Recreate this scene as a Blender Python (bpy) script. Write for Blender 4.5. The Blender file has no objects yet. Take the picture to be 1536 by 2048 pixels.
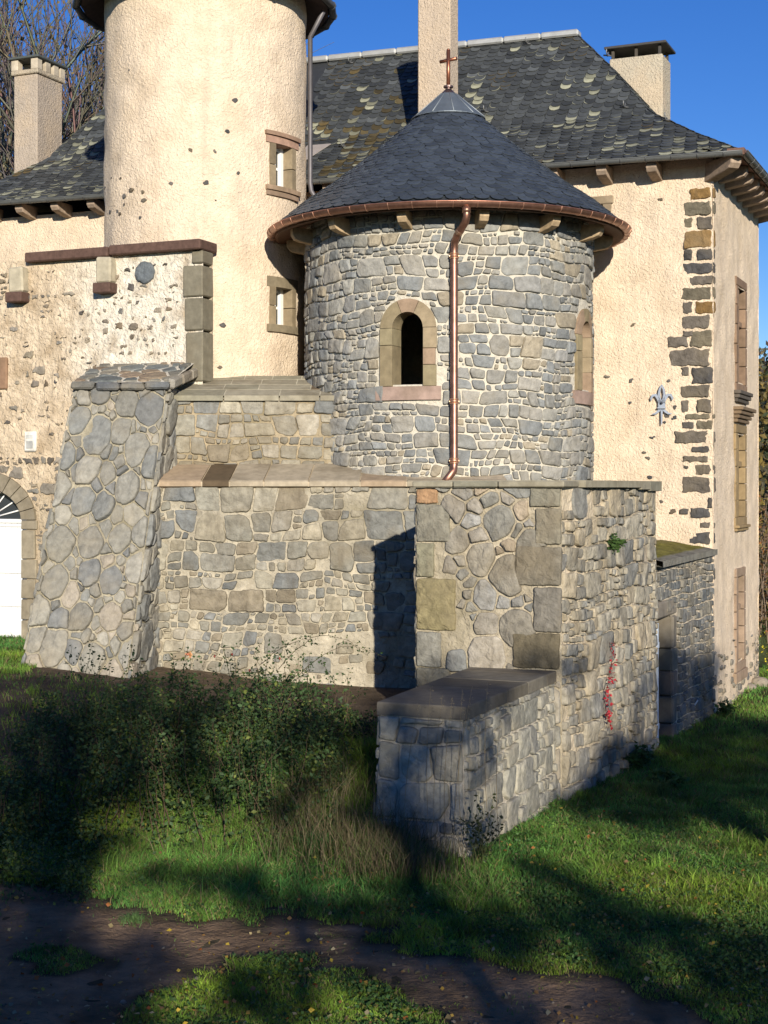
import bpy, math, random
import numpy as np
from mathutils import Vector, noise as mn
R = math.radians
sc = bpy.context.scene
COL = sc.collection

# ------------------------------------------------------------------ camera, sky, sun
CZ = 4.0
cam_d = bpy.data.cameras.new("camera"); cam = bpy.data.objects.new("camera", cam_d); COL.objects.link(cam)
cam.location = (0, 0, CZ); cam.rotation_euler = (R(90), 0, 0)
cam_d.sensor_fit = 'VERTICAL'; cam_d.sensor_height = 36.0
cam_d.lens = 3000.0 / 2048.0 * 36.0
cam_d.shift_y = -(1024 - 975) / 2048.0
cam_d.clip_end = 2000; cam_d.clip_start = 0.1
sc.camera = cam
SUN_EL, SUN_AZ = R(15.0), R(9.0)          # azimuth to the right of straight behind the camera
SUN = Vector((math.sin(SUN_AZ) * math.cos(SUN_EL), -math.cos(SUN_AZ) * math.cos(SUN_EL), math.sin(SUN_EL)))
w = bpy.data.worlds.new("World"); sc.world = w; w.use_nodes = True
nt = w.node_tree; bg = nt.nodes['Background']
sky = nt.nodes.new('ShaderNodeTexSky'); sky.sky_type = 'NISHITA'; sky.sun_disc = False
sky.sun_elevation = SUN_EL; sky.sun_rotation = math.pi - SUN_AZ
sky.air_density = 1.0; sky.dust_density = 0.0; sky.ozone_density = 4.0; sky.altitude = 900
hs = nt.nodes.new('ShaderNodeHueSaturation'); hs.inputs['Saturation'].default_value = 1.22; hs.inputs['Hue'].default_value = 0.518
nt.links.new(sky.outputs[0], hs.inputs['Color']); nt.links.new(hs.outputs[0], bg.inputs['Color'])
bg.inputs['Strength'].default_value = 0.092
sl = bpy.data.lights.new("sun", 'SUN'); sl.energy = 4.6; sl.angle = R(0.53); sl.color = (1.0, 0.925, 0.79)
so = bpy.data.objects.new("sun", sl); COL.objects.link(so); so.rotation_euler = SUN.to_track_quat('Z', 'Y').to_euler()
so.location = (20, -30, 30)
sc.view_settings.view_transform = 'Standard'; sc.view_settings.look = 'None'
sc.view_settings.exposure = 0.48; sc.view_settings.gamma = 1
sc.cycles.max_bounces = 6; sc.cycles.diffuse_bounces = 3; sc.cycles.glossy_bounces = 2
sc.cycles.transparent_max_bounces = 4

# ------------------------------------------------------------------ frames
AX, AY = -0.919, 0.395        # p axis: leftwards along the manor front
BX, BY = 0.395, 0.919         # q axis: away from the viewer along its side
CX, CY = 5.8, 26.4            # manor corner
def W(p, q, z=0.0): return (CX + AX * p + BX * q, CY + AY * p + BY * q, z)
def toPQ(x, y):
    dx, dy = x - CX, y - CY
    return dx * AX + dy * AY, dx * BX + dy * BY
AV, BV, UP = (AX, AY, 0.0), (BX, BY, 0.0), (0.0, 0.0, 1.0)
def px_ground(u, v, z=0.0):
    Y = (CZ - z) * 3000.0 / (v - 975.0)
    return ((u - 768) / 3000.0 * Y, Y, z)
def sstep(x, a, b):
    t = max(0.0, min(1.0, (x - a) / (b - a))); return t * t * (3 - 2 * t)
def fn(x, y, z=0.0, s=1.0): return mn.noise(Vector((x * s, y * s, z * s)))

def terrain(x, y):
    p, q = toPQ(x, y)
    top = 0.86 + 0.42 * sstep(p, 4.0, 9.5)
    z = top * sstep(q, -12.9, -9.9) * sstep(p, 0.55, 1.25)
    z += 0.05 * fn(x, y, 0, 0.45) + 0.02 * fn(x, y, 3, 1.7)
    z += 2.4 * sstep(-y, -9.5, -1.0)
    if y > 45: z += (y - 45) * 0.03
    return z

# ------------------------------------------------------------------ mesh builder
LOC = {}
def vary(c, rng, a, b):
    k = rng.uniform(a, b); return tuple(x * k for x in c)
class MB:
    def __init__(s):
        s.v = []; s.f = []; s.m = []; s.c = []; s.sm = []
    def add(s, vs, fs, col, mat=0, smooth=False):
        b = len(s.v); s.v.extend(vs)
        if isinstance(col, list): s.c.extend(col)
        else: s.c.extend([col] * len(vs))
        for f in fs:
            s.f.append([b + i for i in f]); s.m.append(mat); s.sm.append(smooth)
    def build(s, name, mats, parent=None):
        loc = Vector(LOC[parent.name]) if parent is not None else Vector((0, 0, 0))
        me = bpy.data.meshes.new(name)
        n = len(s.v); va = np.array(s.v, dtype=np.float32).reshape(n, 3) - np.array(loc, dtype=np.float32)
        me.vertices.add(n); me.vertices.foreach_set('co', va.ravel())
        lens = np.array([len(f) for f in s.f], dtype=np.int32)
        loops = np.array([i for f in s.f for i in f], dtype=np.int32)
        me.loops.add(len(loops)); me.loops.foreach_set('vertex_index', loops)
        me.polygons.add(len(lens))
        st = np.zeros(len(lens), dtype=np.int32); st[1:] = np.cumsum(lens)[:-1]
        me.polygons.foreach_set('loop_start', st); me.polygons.foreach_set('loop_total', lens)
        me.polygons.foreach_set('material_index', np.array(s.m, dtype=np.int32))
        me.polygons.foreach_set('use_smooth', np.array(s.sm, dtype=bool))
        me.update(calc_edges=True); me.validate()
        ca = me.color_attributes.new('col', 'FLOAT_COLOR', 'POINT')
        cc = np.ones((n, 4), dtype=np.float32); cc[:, :3] = np.array(s.c, dtype=np.float32).reshape(n, -1)[:, :3]
        if len(ca.data) == n: ca.data.foreach_set('color', cc.ravel())
        for m in (mats if isinstance(mats, (list, tuple)) else [mats]): me.materials.append(m)
        o = bpy.data.objects.new(name, me); COL.objects.link(o)
        if parent is not None: o.parent = parent; LOC[o.name] = tuple(loc)
        else: LOC[o.name] = (0.0, 0.0, 0.0)
        return o

def thing(name, label, cat, loc, group=None):
    o = bpy.data.objects.new(name, None); COL.objects.link(o)
    o.location = loc; LOC[o.name] = tuple(float(c) for c in loc); o['label'] = label; o['category'] = cat
    o.empty_display_size = 0.2
    if group: o['group'] = group
    return o
def tag(o, label, cat, group=None, kind=None):
    if label: o['label'] = label
    if cat: o['category'] = cat
    if group: o['group'] = group
    if kind: o['kind'] = kind
    return o

# ------------------------------------------------------------------ materials
def mat(name, rough=0.85, metal=0.0, ns=6.0, na=0.25, bs=30.0, bst=0.5, bd=0.01, detail=6, tint=None, tints=1.5, bs2=None, bd2=0.0, trans=0.0, spec=0.5, streak=None):
    m = bpy.data.materials.new(name); m.use_nodes = True
    n = m.node_tree; N = n.nodes; L = n.links; p = N['Principled BSDF']
    p.inputs['Roughness'].default_value = rough; p.inputs['Metallic'].default_value = metal
    p.inputs['Specular IOR Level'].default_value = spec
    tc = N.new('ShaderNodeTexCoord'); at = N.new('ShaderNodeAttribute'); at.attribute_name = 'col'
    col = at.outputs['Color']
    if na > 0:
        no = N.new('ShaderNodeTexNoise'); no.inputs['Scale'].default_value = ns; no.inputs['Detail'].default_value = detail
        no.inputs['Roughness'].default_value = 0.65
        L.new(tc.outputs['Object'], no.inputs['Vector'])
        mr = N.new('ShaderNodeMapRange'); mr.inputs['From Min'].default_value = 0.3; mr.inputs['From Max'].default_value = 0.7
        mr.inputs['To Min'].default_value = 1 - na; mr.inputs['To Max'].default_value = 1 + na
        L.new(no.outputs['Fac'], mr.inputs['Value'])
        mx = N.new('ShaderNodeVectorMath'); mx.operation = 'SCALE'
        L.new(col, mx.inputs[0]); L.new(mr.outputs[0], mx.inputs['Scale']); col = mx.outputs[0]
    if tint:
        n2 = N.new('ShaderNodeTexNoise'); n2.inputs['Scale'].default_value = tints; n2.inputs['Detail'].default_value = 5
        L.new(tc.outputs['Object'], n2.inputs['Vector'])
        r2 = N.new('ShaderNodeMapRange'); r2.inputs['From Min'].default_value = 0.48; r2.inputs['From Max'].default_value = 0.68
        r2.inputs['To Max'].default_value = tint[3]
        L.new(n2.outputs['Fac'], r2.inputs['Value'])
        mi = N.new('ShaderNodeMix'); mi.data_type = 'RGBA'; L.new(r2.outputs[0], mi.inputs['Factor'])
        L.new(col, mi.inputs['A']); mi.inputs['B'].default_value = (tint[0], tint[1], tint[2], 1); col = mi.outputs['Result']
    if streak:
        mpg = N.new('ShaderNodeMapping'); mpg.inputs['Scale'].default_value = (2.6, 2.6, 0.28); L.new(tc.outputs['Object'], mpg.inputs['Vector'])
        n4 = N.new('ShaderNodeTexNoise'); n4.inputs['Scale'].default_value = 1.6; n4.inputs['Detail'].default_value = 7; n4.inputs['Roughness'].default_value = .7
        L.new(mpg.outputs[0], n4.inputs['Vector'])
        r4 = N.new('ShaderNodeMapRange'); r4.inputs['From Min'].default_value = 0.50; r4.inputs['From Max'].default_value = 0.72; r4.inputs['To Max'].default_value = streak[3]
        L.new(n4.outputs['Fac'], r4.inputs['Value'])
        m4 = N.new('ShaderNodeMix'); m4.data_type = 'RGBA'; L.new(r4.outputs[0], m4.inputs['Factor']); L.new(col, m4.inputs['A']); m4.inputs['B'].default_value = (streak[0], streak[1], streak[2], 1); col = m4.outputs['Result']
    L.new(col, p.inputs['Base Color'])
    if bst > 0:
        nb = N.new('ShaderNodeTexNoise'); nb.inputs['Scale'].default_value = bs; nb.inputs['Detail'].default_value = 8
        nb.inputs['Roughness'].default_value = 0.6
        L.new(tc.outputs['Object'], nb.inputs['Vector'])
        bu = N.new('ShaderNodeBump'); bu.inputs['Strength'].default_value = bst; bu.inputs['Distance'].default_value = bd
        L.new(nb.outputs['Fac'], bu.inputs['Height']); last = bu
        if bs2:
            n3 = N.new('ShaderNodeTexNoise'); n3.inputs['Scale'].default_value = bs2; n3.inputs['Detail'].default_value = 4
            n3.inputs['Distortion'].default_value = 0.6
            L.new(tc.outputs['Object'], n3.inputs['Vector'])
            b2 = N.new('ShaderNodeBump'); b2.inputs['Strength'].default_value = 1.0; b2.inputs['Distance'].default_value = bd2
            L.new(n3.outputs['Fac'], b2.inputs['Height']); L.new(bu.outputs[0], b2.inputs['Normal']); last = b2
        L.new(last.outputs[0], p.inputs['Normal'])
    if trans > 0:
        tr = N.new('ShaderNodeBsdfTranslucent'); L.new(col, tr.inputs['Color'])
        ms = N.new('ShaderNodeMixShader'); ms.inputs[0].default_value = trans
        L.new(p.outputs[0], ms.inputs[1]); L.new(tr.outputs[0], ms.inputs[2]); L.new(ms.outputs[0], N['Material Output'].inputs['Surface'])
    return m
M = {}
M['stone'] = mat('rubble stone', 0.9, 0, 9, 0.28, 40, 0.8, 0.012, tint=(0.30, 0.25, 0.17, 0.35), tints=2.2, bs2=7, bd2=0.035, spec=0.25)
M['stonew'] = mat('weathered stone', 0.92, 0, 8, 0.33, 38, 0.8, 0.014, tint=(0.21, 0.17, 0.11, 0.55), tints=1.3, bs2=7, bd2=0.045, spec=0.2, streak=(.115, .09, .06, .45))
M['mortar'] = mat('lime mortar', 0.95, 0, 11, 0.14, 60, 0.9, 0.012, bs2=14, bd2=0.03, spec=0.1)
M['mortarw'] = mat('weathered mortar', 0.95, 0, 6, 0.28, 50, 0.9, 0.015, tint=(0.17, 0.145, 0.085, 0.6), tints=1.0, bs2=12, bd2=0.04, spec=0.1, streak=(.19, .155, .11, .45))
M['mortarg'] = mat('old patched mortar', 0.95, 0, 7, 0.2, 45, 0.9, 0.015, tint=(.34, .25, .155, .7), tints=2.4, bs2=13, bd2=0.06, spec=0.1, streak=(.36, .28, .19, .6))
M['render'] = mat('rough cast render', 0.95, 0, 5, 0.09, 42, 0.9, 0.022, tint=(0.56, 0.435, 0.30, 0.5), tints=1.6, bs2=20, bd2=0.032, spec=0.1, streak=(.42, .345, .265, .42))
M['cut'] = mat('dressed stone', 0.85, 0, 7, 0.22, 60, 0.5, 0.006, tint=(0.12, 0.09, 0.05, 0.35), tints=2.0, spec=0.2)
M['slate'] = mat('slate', 0.55, 0, 12, 0.18, 60, 0.4, 0.004, spec=0.45)
M['zinc'] = mat('zinc', 0.55, 0.45, 4, 0.15, 20, 0.15, 0.004)
M['copper'] = mat('copper', 0.42, 0.85, 9, 0.32, 20, 0.12, 0.004)
M['wood'] = mat('wood', 0.8, 0, 12, 0.3, 30, 0.4, 0.006, spec=0.2)
M['paint'] = mat('paint', 0.5, 0, 4, 0.05, 20, 0.1, 0.003)
M['iron'] = mat('painted iron', 0.5, 0.3, 8, 0.12, 20, 0.1, 0.003)
M['glass'] = mat('window glass', 0.08, 0, 1, 0, 1, 0, 0, spec=0.8)
M['leaf'] = mat('leaf', 0.6, 0, 6, 0.2, 1, 0, 0, trans=0.3, spec=0.3)
M['grass'] = mat('grass blade', 0.6, 0, 1.1, 0.35, 1, 0, 0, trans=0.35, spec=0.25)
M['bark'] = mat('bark', 0.9, 0, 9, 0.3, 25, 0.6, 0.02, spec=0.2)
M['soil'] = mat('soil', 0.98, 0, 3.0, 0.35, 30, 1.0, 0.03, bs2=9, bd2=0.05, spec=0.1)
M['hill'] = mat('hill', 0.98, 0, 0.08, 0.4, 1, 0, 0, spec=0.1)

# ------------------------------------------------------------------ shape helpers
def vadd(a, b, k=1.0): return (a[0] + b[0] * k, a[1] + b[1] * k, a[2] + b[2] * k)
def box(mb, O, ex, ey, ez, col, mat=0, bev=0.0, jit=0.0, rng=None):
    """box from corner O spanned by three vectors, with chamfered edges"""
    O = Vector(O); E = [Vector(ex), Vector(ey), Vector(ez)]
    Ls = [e.length for e in E]; U = [E[i] / Ls[i] for i in range(3)]
    if bev <= 0:
        vs = []
        for i in (0, 1):
            for j in (0, 1):
                for k in (0, 1): vs.append(tuple(O + E[0] * i + E[1] * j + E[2] * k))
        fs = [(0, 1, 3, 2), (4, 6, 7, 5), (0, 4, 5, 1), (2, 3, 7, 6), (0, 2, 6, 4), (1, 5, 7, 3)]
        mb.add(vs, fs, col, mat); return
    bev = min(bev, min(Ls) * 0.3)
    vs = []; idx = {}
    for i in (0, 1):
        for j in (0, 1):
            for k in (0, 1):
                s = (i, j, k)
                jv = Vector((0, 0, 0))
                if jit and rng: jv = Vector((rng.uniform(-jit, jit), rng.uniform(-jit, jit), rng.uniform(-jit, jit)))
                for a in range(3):
                    P = Vector(O)
                    for b in range(3):
                        d = E[b] * s[b]
                        if b != a: d = d + U[b] * (bev if s[b] == 0 else -bev)
                        P = P + d
                    idx[(s, a)] = len(vs); vs.append(tuple(P + jv))
    fs = []
    for a in range(3):
        b, c = (a + 1) % 3, (a + 2) % 3
        for sa in (0, 1):
            q = []
            for (sb, scc) in ((0, 0), (1, 0), (1, 1), (0, 1)):
                s = [0, 0, 0]; s[a] = sa; s[b] = sb; s[c] = scc; q.append(idx[(tuple(s), a)])
            fs.append(q if sa else q[::-1])
    for a in range(3):
        b, c = (a + 1) % 3, (a + 2) % 3
        for sb in (0, 1):
            for scc in (0, 1):
                s0 = [0, 0, 0]; s1 = [0, 0, 0]; s1[a] = 1
                s0[b] = s1[b] = sb; s0[c] = s1[c] = scc
                s0, s1 = tuple(s0), tuple(s1)
                fs.append([idx[(s0, b)], idx[(s1, b)], idx[(s1, c)], idx[(s0, c)]])
    for s in [(i, j, k) for i in (0, 1) for j in (0, 1) for k in (0, 1)]:
        fs.append([idx[(s, 0)], idx[(s, 1)], idx[(s, 2)]])
    mb.add(vs, fs, col, mat)

def boxpq(mb, p0, p1, q0, q1, z0, z1, col, mat=0, bev=0.01, jit=0.0, rng=None):
    box(mb, W(p0, q0, z0), (AX * (p1 - p0), AY * (p1 - p0), 0), (BX * (q1 - q0), BY * (q1 - q0), 0), (0, 0, z1 - z0), col, mat, bev, jit, rng)

def tube(mb, pts, r, col, mat=0, sides=8, caps=True, smooth=True):
    pts = [Vector(p) for p in pts]; n = len(pts)
    rr = r if isinstance(r, (list, tuple)) else [r] * n
    vs = []; fs = []; prev = None
    for i, P in enumerate(pts):
        d = (pts[min(i + 1, n - 1)] - pts[max(i - 1, 0)])
        if d.length < 1e-9: d = Vector((0, 0, 1))
        d.normalize()
        if prev is None:
            a = d.orthogonal().normalized()
        else:
            a = (prev - d * prev.dot(d))
            a = a.normalized() if a.length > 1e-6 else d.orthogonal().normalized()
        prev = a; b = d.cross(a)
        for k in range(sides):
            t = 2 * math.pi * k / sides
            vs.append(tuple(P + (a * math.cos(t) + b * math.sin(t)) * rr[i]))
    for i in range(n - 1):
        for k in range(sides):
            k2 = (k + 1) % sides
            fs.append([i * sides + k, i * sides + k2, (i + 1) * sides + k2, (i + 1) * sides + k])
    if caps:
        fs.append(list(range(sides))[::-1]); fs.append([(n - 1) * sides + k for k in range(sides)])
    mb.add(vs, fs, col, mat, smooth)

def plane_map(O, e, n, batter=0.0):
    def f(s, t, d):
        k = d - batter * t
        return (O[0] + e[0] * s + n[0] * k, O[1] + e[1] * s + n[1] * k, O[2] + t)
    return f
def cyl_map(cx, cy, r, z0):
    # s = arc length measured from the direction of the viewer (-Y), to the right positive
    def f(s, t, d):
        a = s / r; rr = r + d
        return (cx + math.sin(a) * rr, cy - math.cos(a) * rr, z0 + t)
    return f

def grid(mb, mp, s0, s1, t0, t1, step, col, mat=0, hole=None, amp=0.012, freq=5.0, d=0.0, colf=None, smooth=True, big=False):
    ns = max(1, int(round((s1 - s0) / step))); ntt = max(1, int(round((t1 - t0) / step)))
    vs = []; cs = []
    for j in range(ntt + 1):
        t = t0 + (t1 - t0) * j / ntt
        for i in range(ns + 1):
            s = s0 + (s1 - s0) * i / ns
            P = mp(s, t, 0)
            k = amp * (0.35 if amp < 0.1 and mat == 0 and not big else 1.0) * mn.noise(Vector((P[0] * freq, P[1] * freq, P[2] * freq))) if amp else 0
            vs.append(mp(s, t, d - 0.006 + k)); cs.append(colf(s, t) if colf else col)
    fs = []
    for j in range(ntt):
        for i in range(ns):
            if hole and hole(s0 + (s1 - s0) * (i + .5) / ns, t0 + (t1 - t0) * (j + .5) / ntt): continue
            b = j * (ns + 1) + i
            fs.append([b, b + 1, b + ns + 2, b + ns + 1])
    mb.add(vs, fs, cs, mat, smooth)

# ---- rubble masonry: power diagram of discs thrown large to small
def cells(Wd, H, radii, asp, gap, rng, ghost=None):
    """radii: list of (r, attempts). returns list of (polygon, radius)"""
    H2 = H * asp; rm = radii[0][0]; cs = rm * 2.0
    seeds = []; gh = {}
    def near(x, y, k):
        gx, gy = int(x // cs), int(y // cs)
        for i in range(gx - k, gx + k + 1):
            for j in range(gy - k, gy + k + 1):
                for idx in gh.get((i, j), ()): yield idx
    def put(x, y, r):
        gh.setdefault((int(x // cs), int(y // cs)), []).append(len(seeds)); seeds.append((x, y, r, rng.uniform(.45, 1.2)))
    for r0, att in radii:
        for _ in range(att):
            r = r0 * rng.uniform(0.85, 1.15)
            x, y = rng.uniform(-rm, Wd + rm), rng.uniform(-rm, H2 + rm)
            ok = True
            for k in near(x, y, 1):
                sx, sy, sr, _w = seeds[k]
                if (sx - x) ** 2 + (sy - y) ** 2 < ((sr + r) * 0.78) ** 2: ok = False; break
            if ok: put(x, y, r)
    out = []
    for i, (x, y, r, wi) in enumerate(seeds):
        if ghost and ghost(x, y / asp): continue
        b = 2.2 * r
        poly = [(x - b, y - b), (x + b, y - b), (x + b, y + b), (x - b, y + b)]
        lo = gap * 0.5
        for (bx, by, c) in ((-1, 0, -lo), (1, 0, Wd - lo), (0, -1, -lo), (0, 1, H2 - lo)):
            poly = clip(poly, bx, by, c)
        for k in near(x, y, 1):
            if k == i or not poly: continue
            sx, sy, sr, ws = seeds[k]
            nx, ny = sx - x, sy - y; D = math.hypot(nx, ny)
            if D < 1e-6: continue
            nx /= D; ny /= D
            c = (sx * sx + sy * sy - x * x - y * y - (sr * sr * ws - r * r * wi) * 0.9) / (2 * D)
            g = gap * 0.5 * math.hypot(nx, ny * asp)
            poly = clip(poly, nx, ny, c - g)
        if poly and len(poly) >= 3:
            pl = [(a, bb / asp) for a, bb in poly]
            if area(pl) > 0.0012: out.append((pl, r))
    return out
def rubble(Wd, H, course, width, gap, rng, warp=0.05):
    """roughly coursed rubble: courses split into columns, columns into one to three stones; convex angular polygons"""
    sd = rng.uniform(0, 50); quads = []; t = -0.05
    def split(q, lvl):
        # q: bl, br, tr, tl
        w_ = (q[1][0] - q[0][0] + q[2][0] - q[3][0]) / 2; h_ = (q[3][1] - q[0][1] + q[2][1] - q[1][1]) / 2
        L = lambda a, b, k: (a[0] + (b[0] - a[0]) * k, a[1] + (b[1] - a[1]) * k)
        if w_ > h_ * 2.3 or (w_ > h_ * 1.5 and lvl > 0 and rng.random() < .45):
            a = rng.uniform(.3, .7); b = a + rng.uniform(-.09, .09); B, T_ = L(q[0], q[1], a), L(q[3], q[2], b)
            split([q[0], B, T_, q[3]], lvl + 1); split([B, q[1], q[2], T_], lvl + 1); return
        if lvl == 0 and h_ > course[0] * .8 and rng.random() < .62 or h_ > w_ * 1.25:
            a = rng.uniform(.28, .72); b = a + rng.uniform(-.12, .12); A_, B = L(q[0], q[3], a), L(q[1], q[2], b)
            split([q[0], q[1], B, A_], lvl + 1); split([A_, B, q[2], q[3]], lvl + 1); return
        quads.append(q)
    while t < H:
        hh = rng.uniform(*course); x = -rng.random() * .4; tp = 0
        while x < Wd + .1:
            w_ = rng.uniform(*width); nt_ = rng.uniform(-.05, .05)
            split([(x + tp, t), (x + w_ + nt_, t), (x + w_ - nt_, t + hh), (x - tp, t + hh)], 0); x += w_; tp = nt_
        t += hh
    out = []
    for q in quads:
        w_ = max(.02, (q[1][0] - q[0][0] + q[2][0] - q[3][0]) / 2); h_ = max(.02, (q[3][1] - q[0][1] + q[2][1] - q[1][1]) / 2)
        pts = []
        for i in range(4):
            a, b = q[i], q[(i + 1) % 4]
            c0 = min(w_, h_) * (rng.uniform(.03, .12) if rng.random() < .68 else rng.uniform(.14, .34)); l = math.hypot(b[0] - a[0], b[1] - a[1]) + 1e-6
            z = q[i - 1]; lz = math.hypot(z[0] - a[0], z[1] - a[1]) + 1e-6; cA = min(.45, c0 * rng.uniform(.4, 1.1) / lz); cB = min(.45, c0 * rng.uniform(.5, 1.5) / l)
            pts.append((a[0] + (z[0] - a[0]) * cA, a[1] + (z[1] - a[1]) * cA)); pts.append((a[0] + (b[0] - a[0]) * cB, a[1] + (b[1] - a[1]) * cB))
        cx_ = sum(p[0] for p in pts) / 8; cy_ = sum(p[1] for p in pts) / 8; g = gap / 2
        ks, kt = max(.5, 1 - 2 * g / w_), max(.5, 1 - 2 * g / h_)
        P = []
        for (a, b) in pts:
            a = cx_ + (a - cx_) * ks + rng.uniform(-.006, .006); b = cy_ + (b - cy_) * kt + rng.uniform(-.006, .006)
            P.append((a + warp * .8 * mn.noise(Vector((a * 1.7, b * 1.7, sd))), b + warp * 1.5 * mn.noise(Vector((a * 1.3, b * 1.6, sd + 7)))))
        for (bx, by, c) in ((-1, 0, -g), (1, 0, Wd - g), (0, -1, -g), (0, 1, H - g)): P = clip(P, bx, by, c) if P else P
        if P and len(P) >= 3 and area(P) > .0009: out.append((P, math.sqrt(area(P) / math.pi)))
    return out
def clip(poly, nx, ny, c):
    out = []; n = len(poly)
    for i in range(n):
        a, b = poly[i], poly[(i + 1) % n]
        da, db = a[0] * nx + a[1] * ny - c, b[0] * nx + b[1] * ny - c
        if da <= 0: out.append(a)
        if (da < 0 < db) or (db < 0 < da):
            t = da / (da - db); out.append((a[0] + (b[0] - a[0]) * t, a[1] + (b[1] - a[1]) * t))
    return out
def area(p):
    return abs(sum(p[i][0] * p[(i + 1) % len(p)][1] - p[(i + 1) % len(p)][0] * p[i][1] for i in range(len(p)))) / 2
def resample(poly, step, rnd):
    """soften corners slightly and add points along the edges"""
    dd = []
    for pt in poly:
        if not dd or math.hypot(pt[0] - dd[-1][0], pt[1] - dd[-1][1]) > 0.02: dd.append(pt)
    if len(dd) >= 3: poly = dd
    out = []; n = len(poly)
    for i in range(n):
        p0, p1, p2 = poly[i - 1], poly[i], poly[(i + 1) % n]
        la = math.hypot(p0[0] - p1[0], p0[1] - p1[1]); lb = math.hypot(p2[0] - p1[0], p2[1] - p1[1])
        ra, rb = min(rnd, la * .32), min(rnd, lb * .32)
        A = (p1[0] + (p0[0] - p1[0]) * ra / la, p1[1] + (p0[1] - p1[1]) * ra / la); B = (p1[0] + (p2[0] - p1[0]) * rb / lb, p1[1] + (p2[1] - p1[1]) * rb / lb)
        out.append(A); out.append(((A[0] + B[0]) * .25 + p1[0] * .5, (A[1] + B[1]) * .25 + p1[1] * .5)); out.append(B)
        m = int((lb - rb - min(rnd, lb * .32)) / step)
        E = (p2[0] + (p1[0] - p2[0]) * min(rnd, lb * .32) / lb, p2[1] + (p1[1] - p2[1]) * min(rnd, lb * .32) / lb)
        for k in range(1, m + 1):
            t = k / (m + 1); out.append((B[0] + (E[0] - B[0]) * t, B[1] + (E[1] - B[1]) * t))
    return out
def stone(mb, mp, poly, h, col, rng, mat=1, rnd=0.16, wob=0.010, tilt=0.06, edge=0.022, flat=False):
    A = area(poly); r = math.sqrt(A / math.pi)
    pts = resample(poly, 0.045, min(0.05, rnd * (0.05 + r))); n = len(pts)
    cs = sum(p[0] for p in pts) / n; ct = sum(p[1] for p in pts) / n
    sd = rng.uniform(0, 100)
    def W2(s, t):
        k = 1.0 / max(0.05, r)
        a = mn.noise(Vector((s * k * 1.7, t * k * 1.7, sd))) + 0.6 * mn.noise(Vector((s * 22, t * 22, sd)))
        b = mn.noise(Vector((s * k * 1.7, t * k * 1.7, sd + 9))) + 0.6 * mn.noise(Vector((s * 22, t * 22, sd + 9)))
        return s + a * wob * (0.5 + r * 3), t + b * wob * (0.5 + r * 3)
    pts = [W2(*p) for p in pts]
    tx, ty = rng.uniform(-tilt, tilt), rng.uniform(-tilt, tilt)
    ed = min(edge, r * 0.35)
    rings = [(0, -0.015), (0.10, h * 0.55), (0.40, h * 0.88), (1.0, h), (None, h)]
    vs = []; fs = []
    for off, dd in rings:
        for (s, t) in pts:
            R0 = math.hypot(s - cs, t - ct)
            k = 0.45 if off is None else max(0.55, 1 - off * ed / max(R0, 1e-4))
            ss, tt = cs + (s - cs) * k, ct + (t - ct) * k
            d = dd
            if dd > 0: d += (ss - cs) * tx + (tt - ct) * ty + (0.022 if not flat else 0.005) * min(1, r * 5) * mn.noise(Vector((ss * 7, tt * 7, sd))) + 0.006 * mn.noise(Vector((ss * 25, tt * 25, sd)))
            vs.append(mp(ss, tt, d))
    vs.append(mp(cs, ct, h * 1.03))
    for k in range(len(rings) - 1):
        for i in range(n):
            j = (i + 1) % n; fs.append([k * n + i, k * n + j, (k + 1) * n + j, (k + 1) * n + i])
    b = (len(rings) - 1) * n
    for i in range(n): fs.append([b + i, b + (i + 1) % n, len(vs) - 1])
    mb.add(vs, fs, col, mat, True)
def rect_shape(s0, t0, s1, t1, m=0.0):
    s0 -= m; t0 -= m; s1 += m; t1 += m
    def inside(s, t): return s0 < s < s1 and t0 < t < t1
    def push(s, t):
        if not inside(s, t): return s, t
        d = [(s - s0, (s0, t)), (s1 - s, (s1, t)), (t - t0, (s, t0)), (t1 - t, (s, t1))]
        return min(d, key=lambda x: x[0])[1]
    return inside, push
def arch_shape(sc_, t0, tsp, r, m=0.0):
    r += m; t0 -= m
    def inside(s, t):
        if t < tsp: return abs(s - sc_) < r and t > t0
        return (s - sc_) ** 2 + (t - tsp) ** 2 < r * r
    def push(s, t):
        if not inside(s, t): return s, t
        if t >= tsp:
            D = max(1e-4, math.hypot(s - sc_, t - tsp)); return sc_ + (s - sc_) / D * r, tsp + (t - tsp) / D * r
        d = [(r - abs(s - sc_), (sc_ + (r if s > sc_ else -r), t)), (t - t0, (s, t0))]
        return min(d, key=lambda x: x[0])[1]
    return inside, push
def masonry(mb, mp, Wd, H, radii, asp, gap, rng, pal, h=(0.02, 0.045), shapes=(), mat=1, keep=None, colmod=None, s_off=0.0, t_off=0.0, **kw):
    cl = rubble(Wd, H, radii[0], radii[1], gap, rng) if asp == 0 else cells(Wd, H, radii, asp, gap, rng)
    for poly, r in cl:
        poly = [(s + s_off, t + t_off) for s, t in poly]
        cs = sum(p[0] for p in poly) / len(poly); ct = sum(p[1] for p in poly) / len(poly)
        if any(ins(cs, ct) for ins, _ in shapes): continue
        for ins, push in shapes: poly = [push(*p) for p in poly]
        if area(poly) < 0.0015: continue
        if keep and not keep(cs, ct, rng): continue
        c = rng.choice(pal); k = rng.uniform(0.8, 1.2)
        c = tuple(x * k * y * 1.08 for x, y in zip(c, (1.02, 1.02, .97)))
        if colmod: c = colmod(c, cs, ct, rng)
        stone(mb, mp, poly, rng.uniform(*h), c, rng, mat, **kw)

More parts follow.
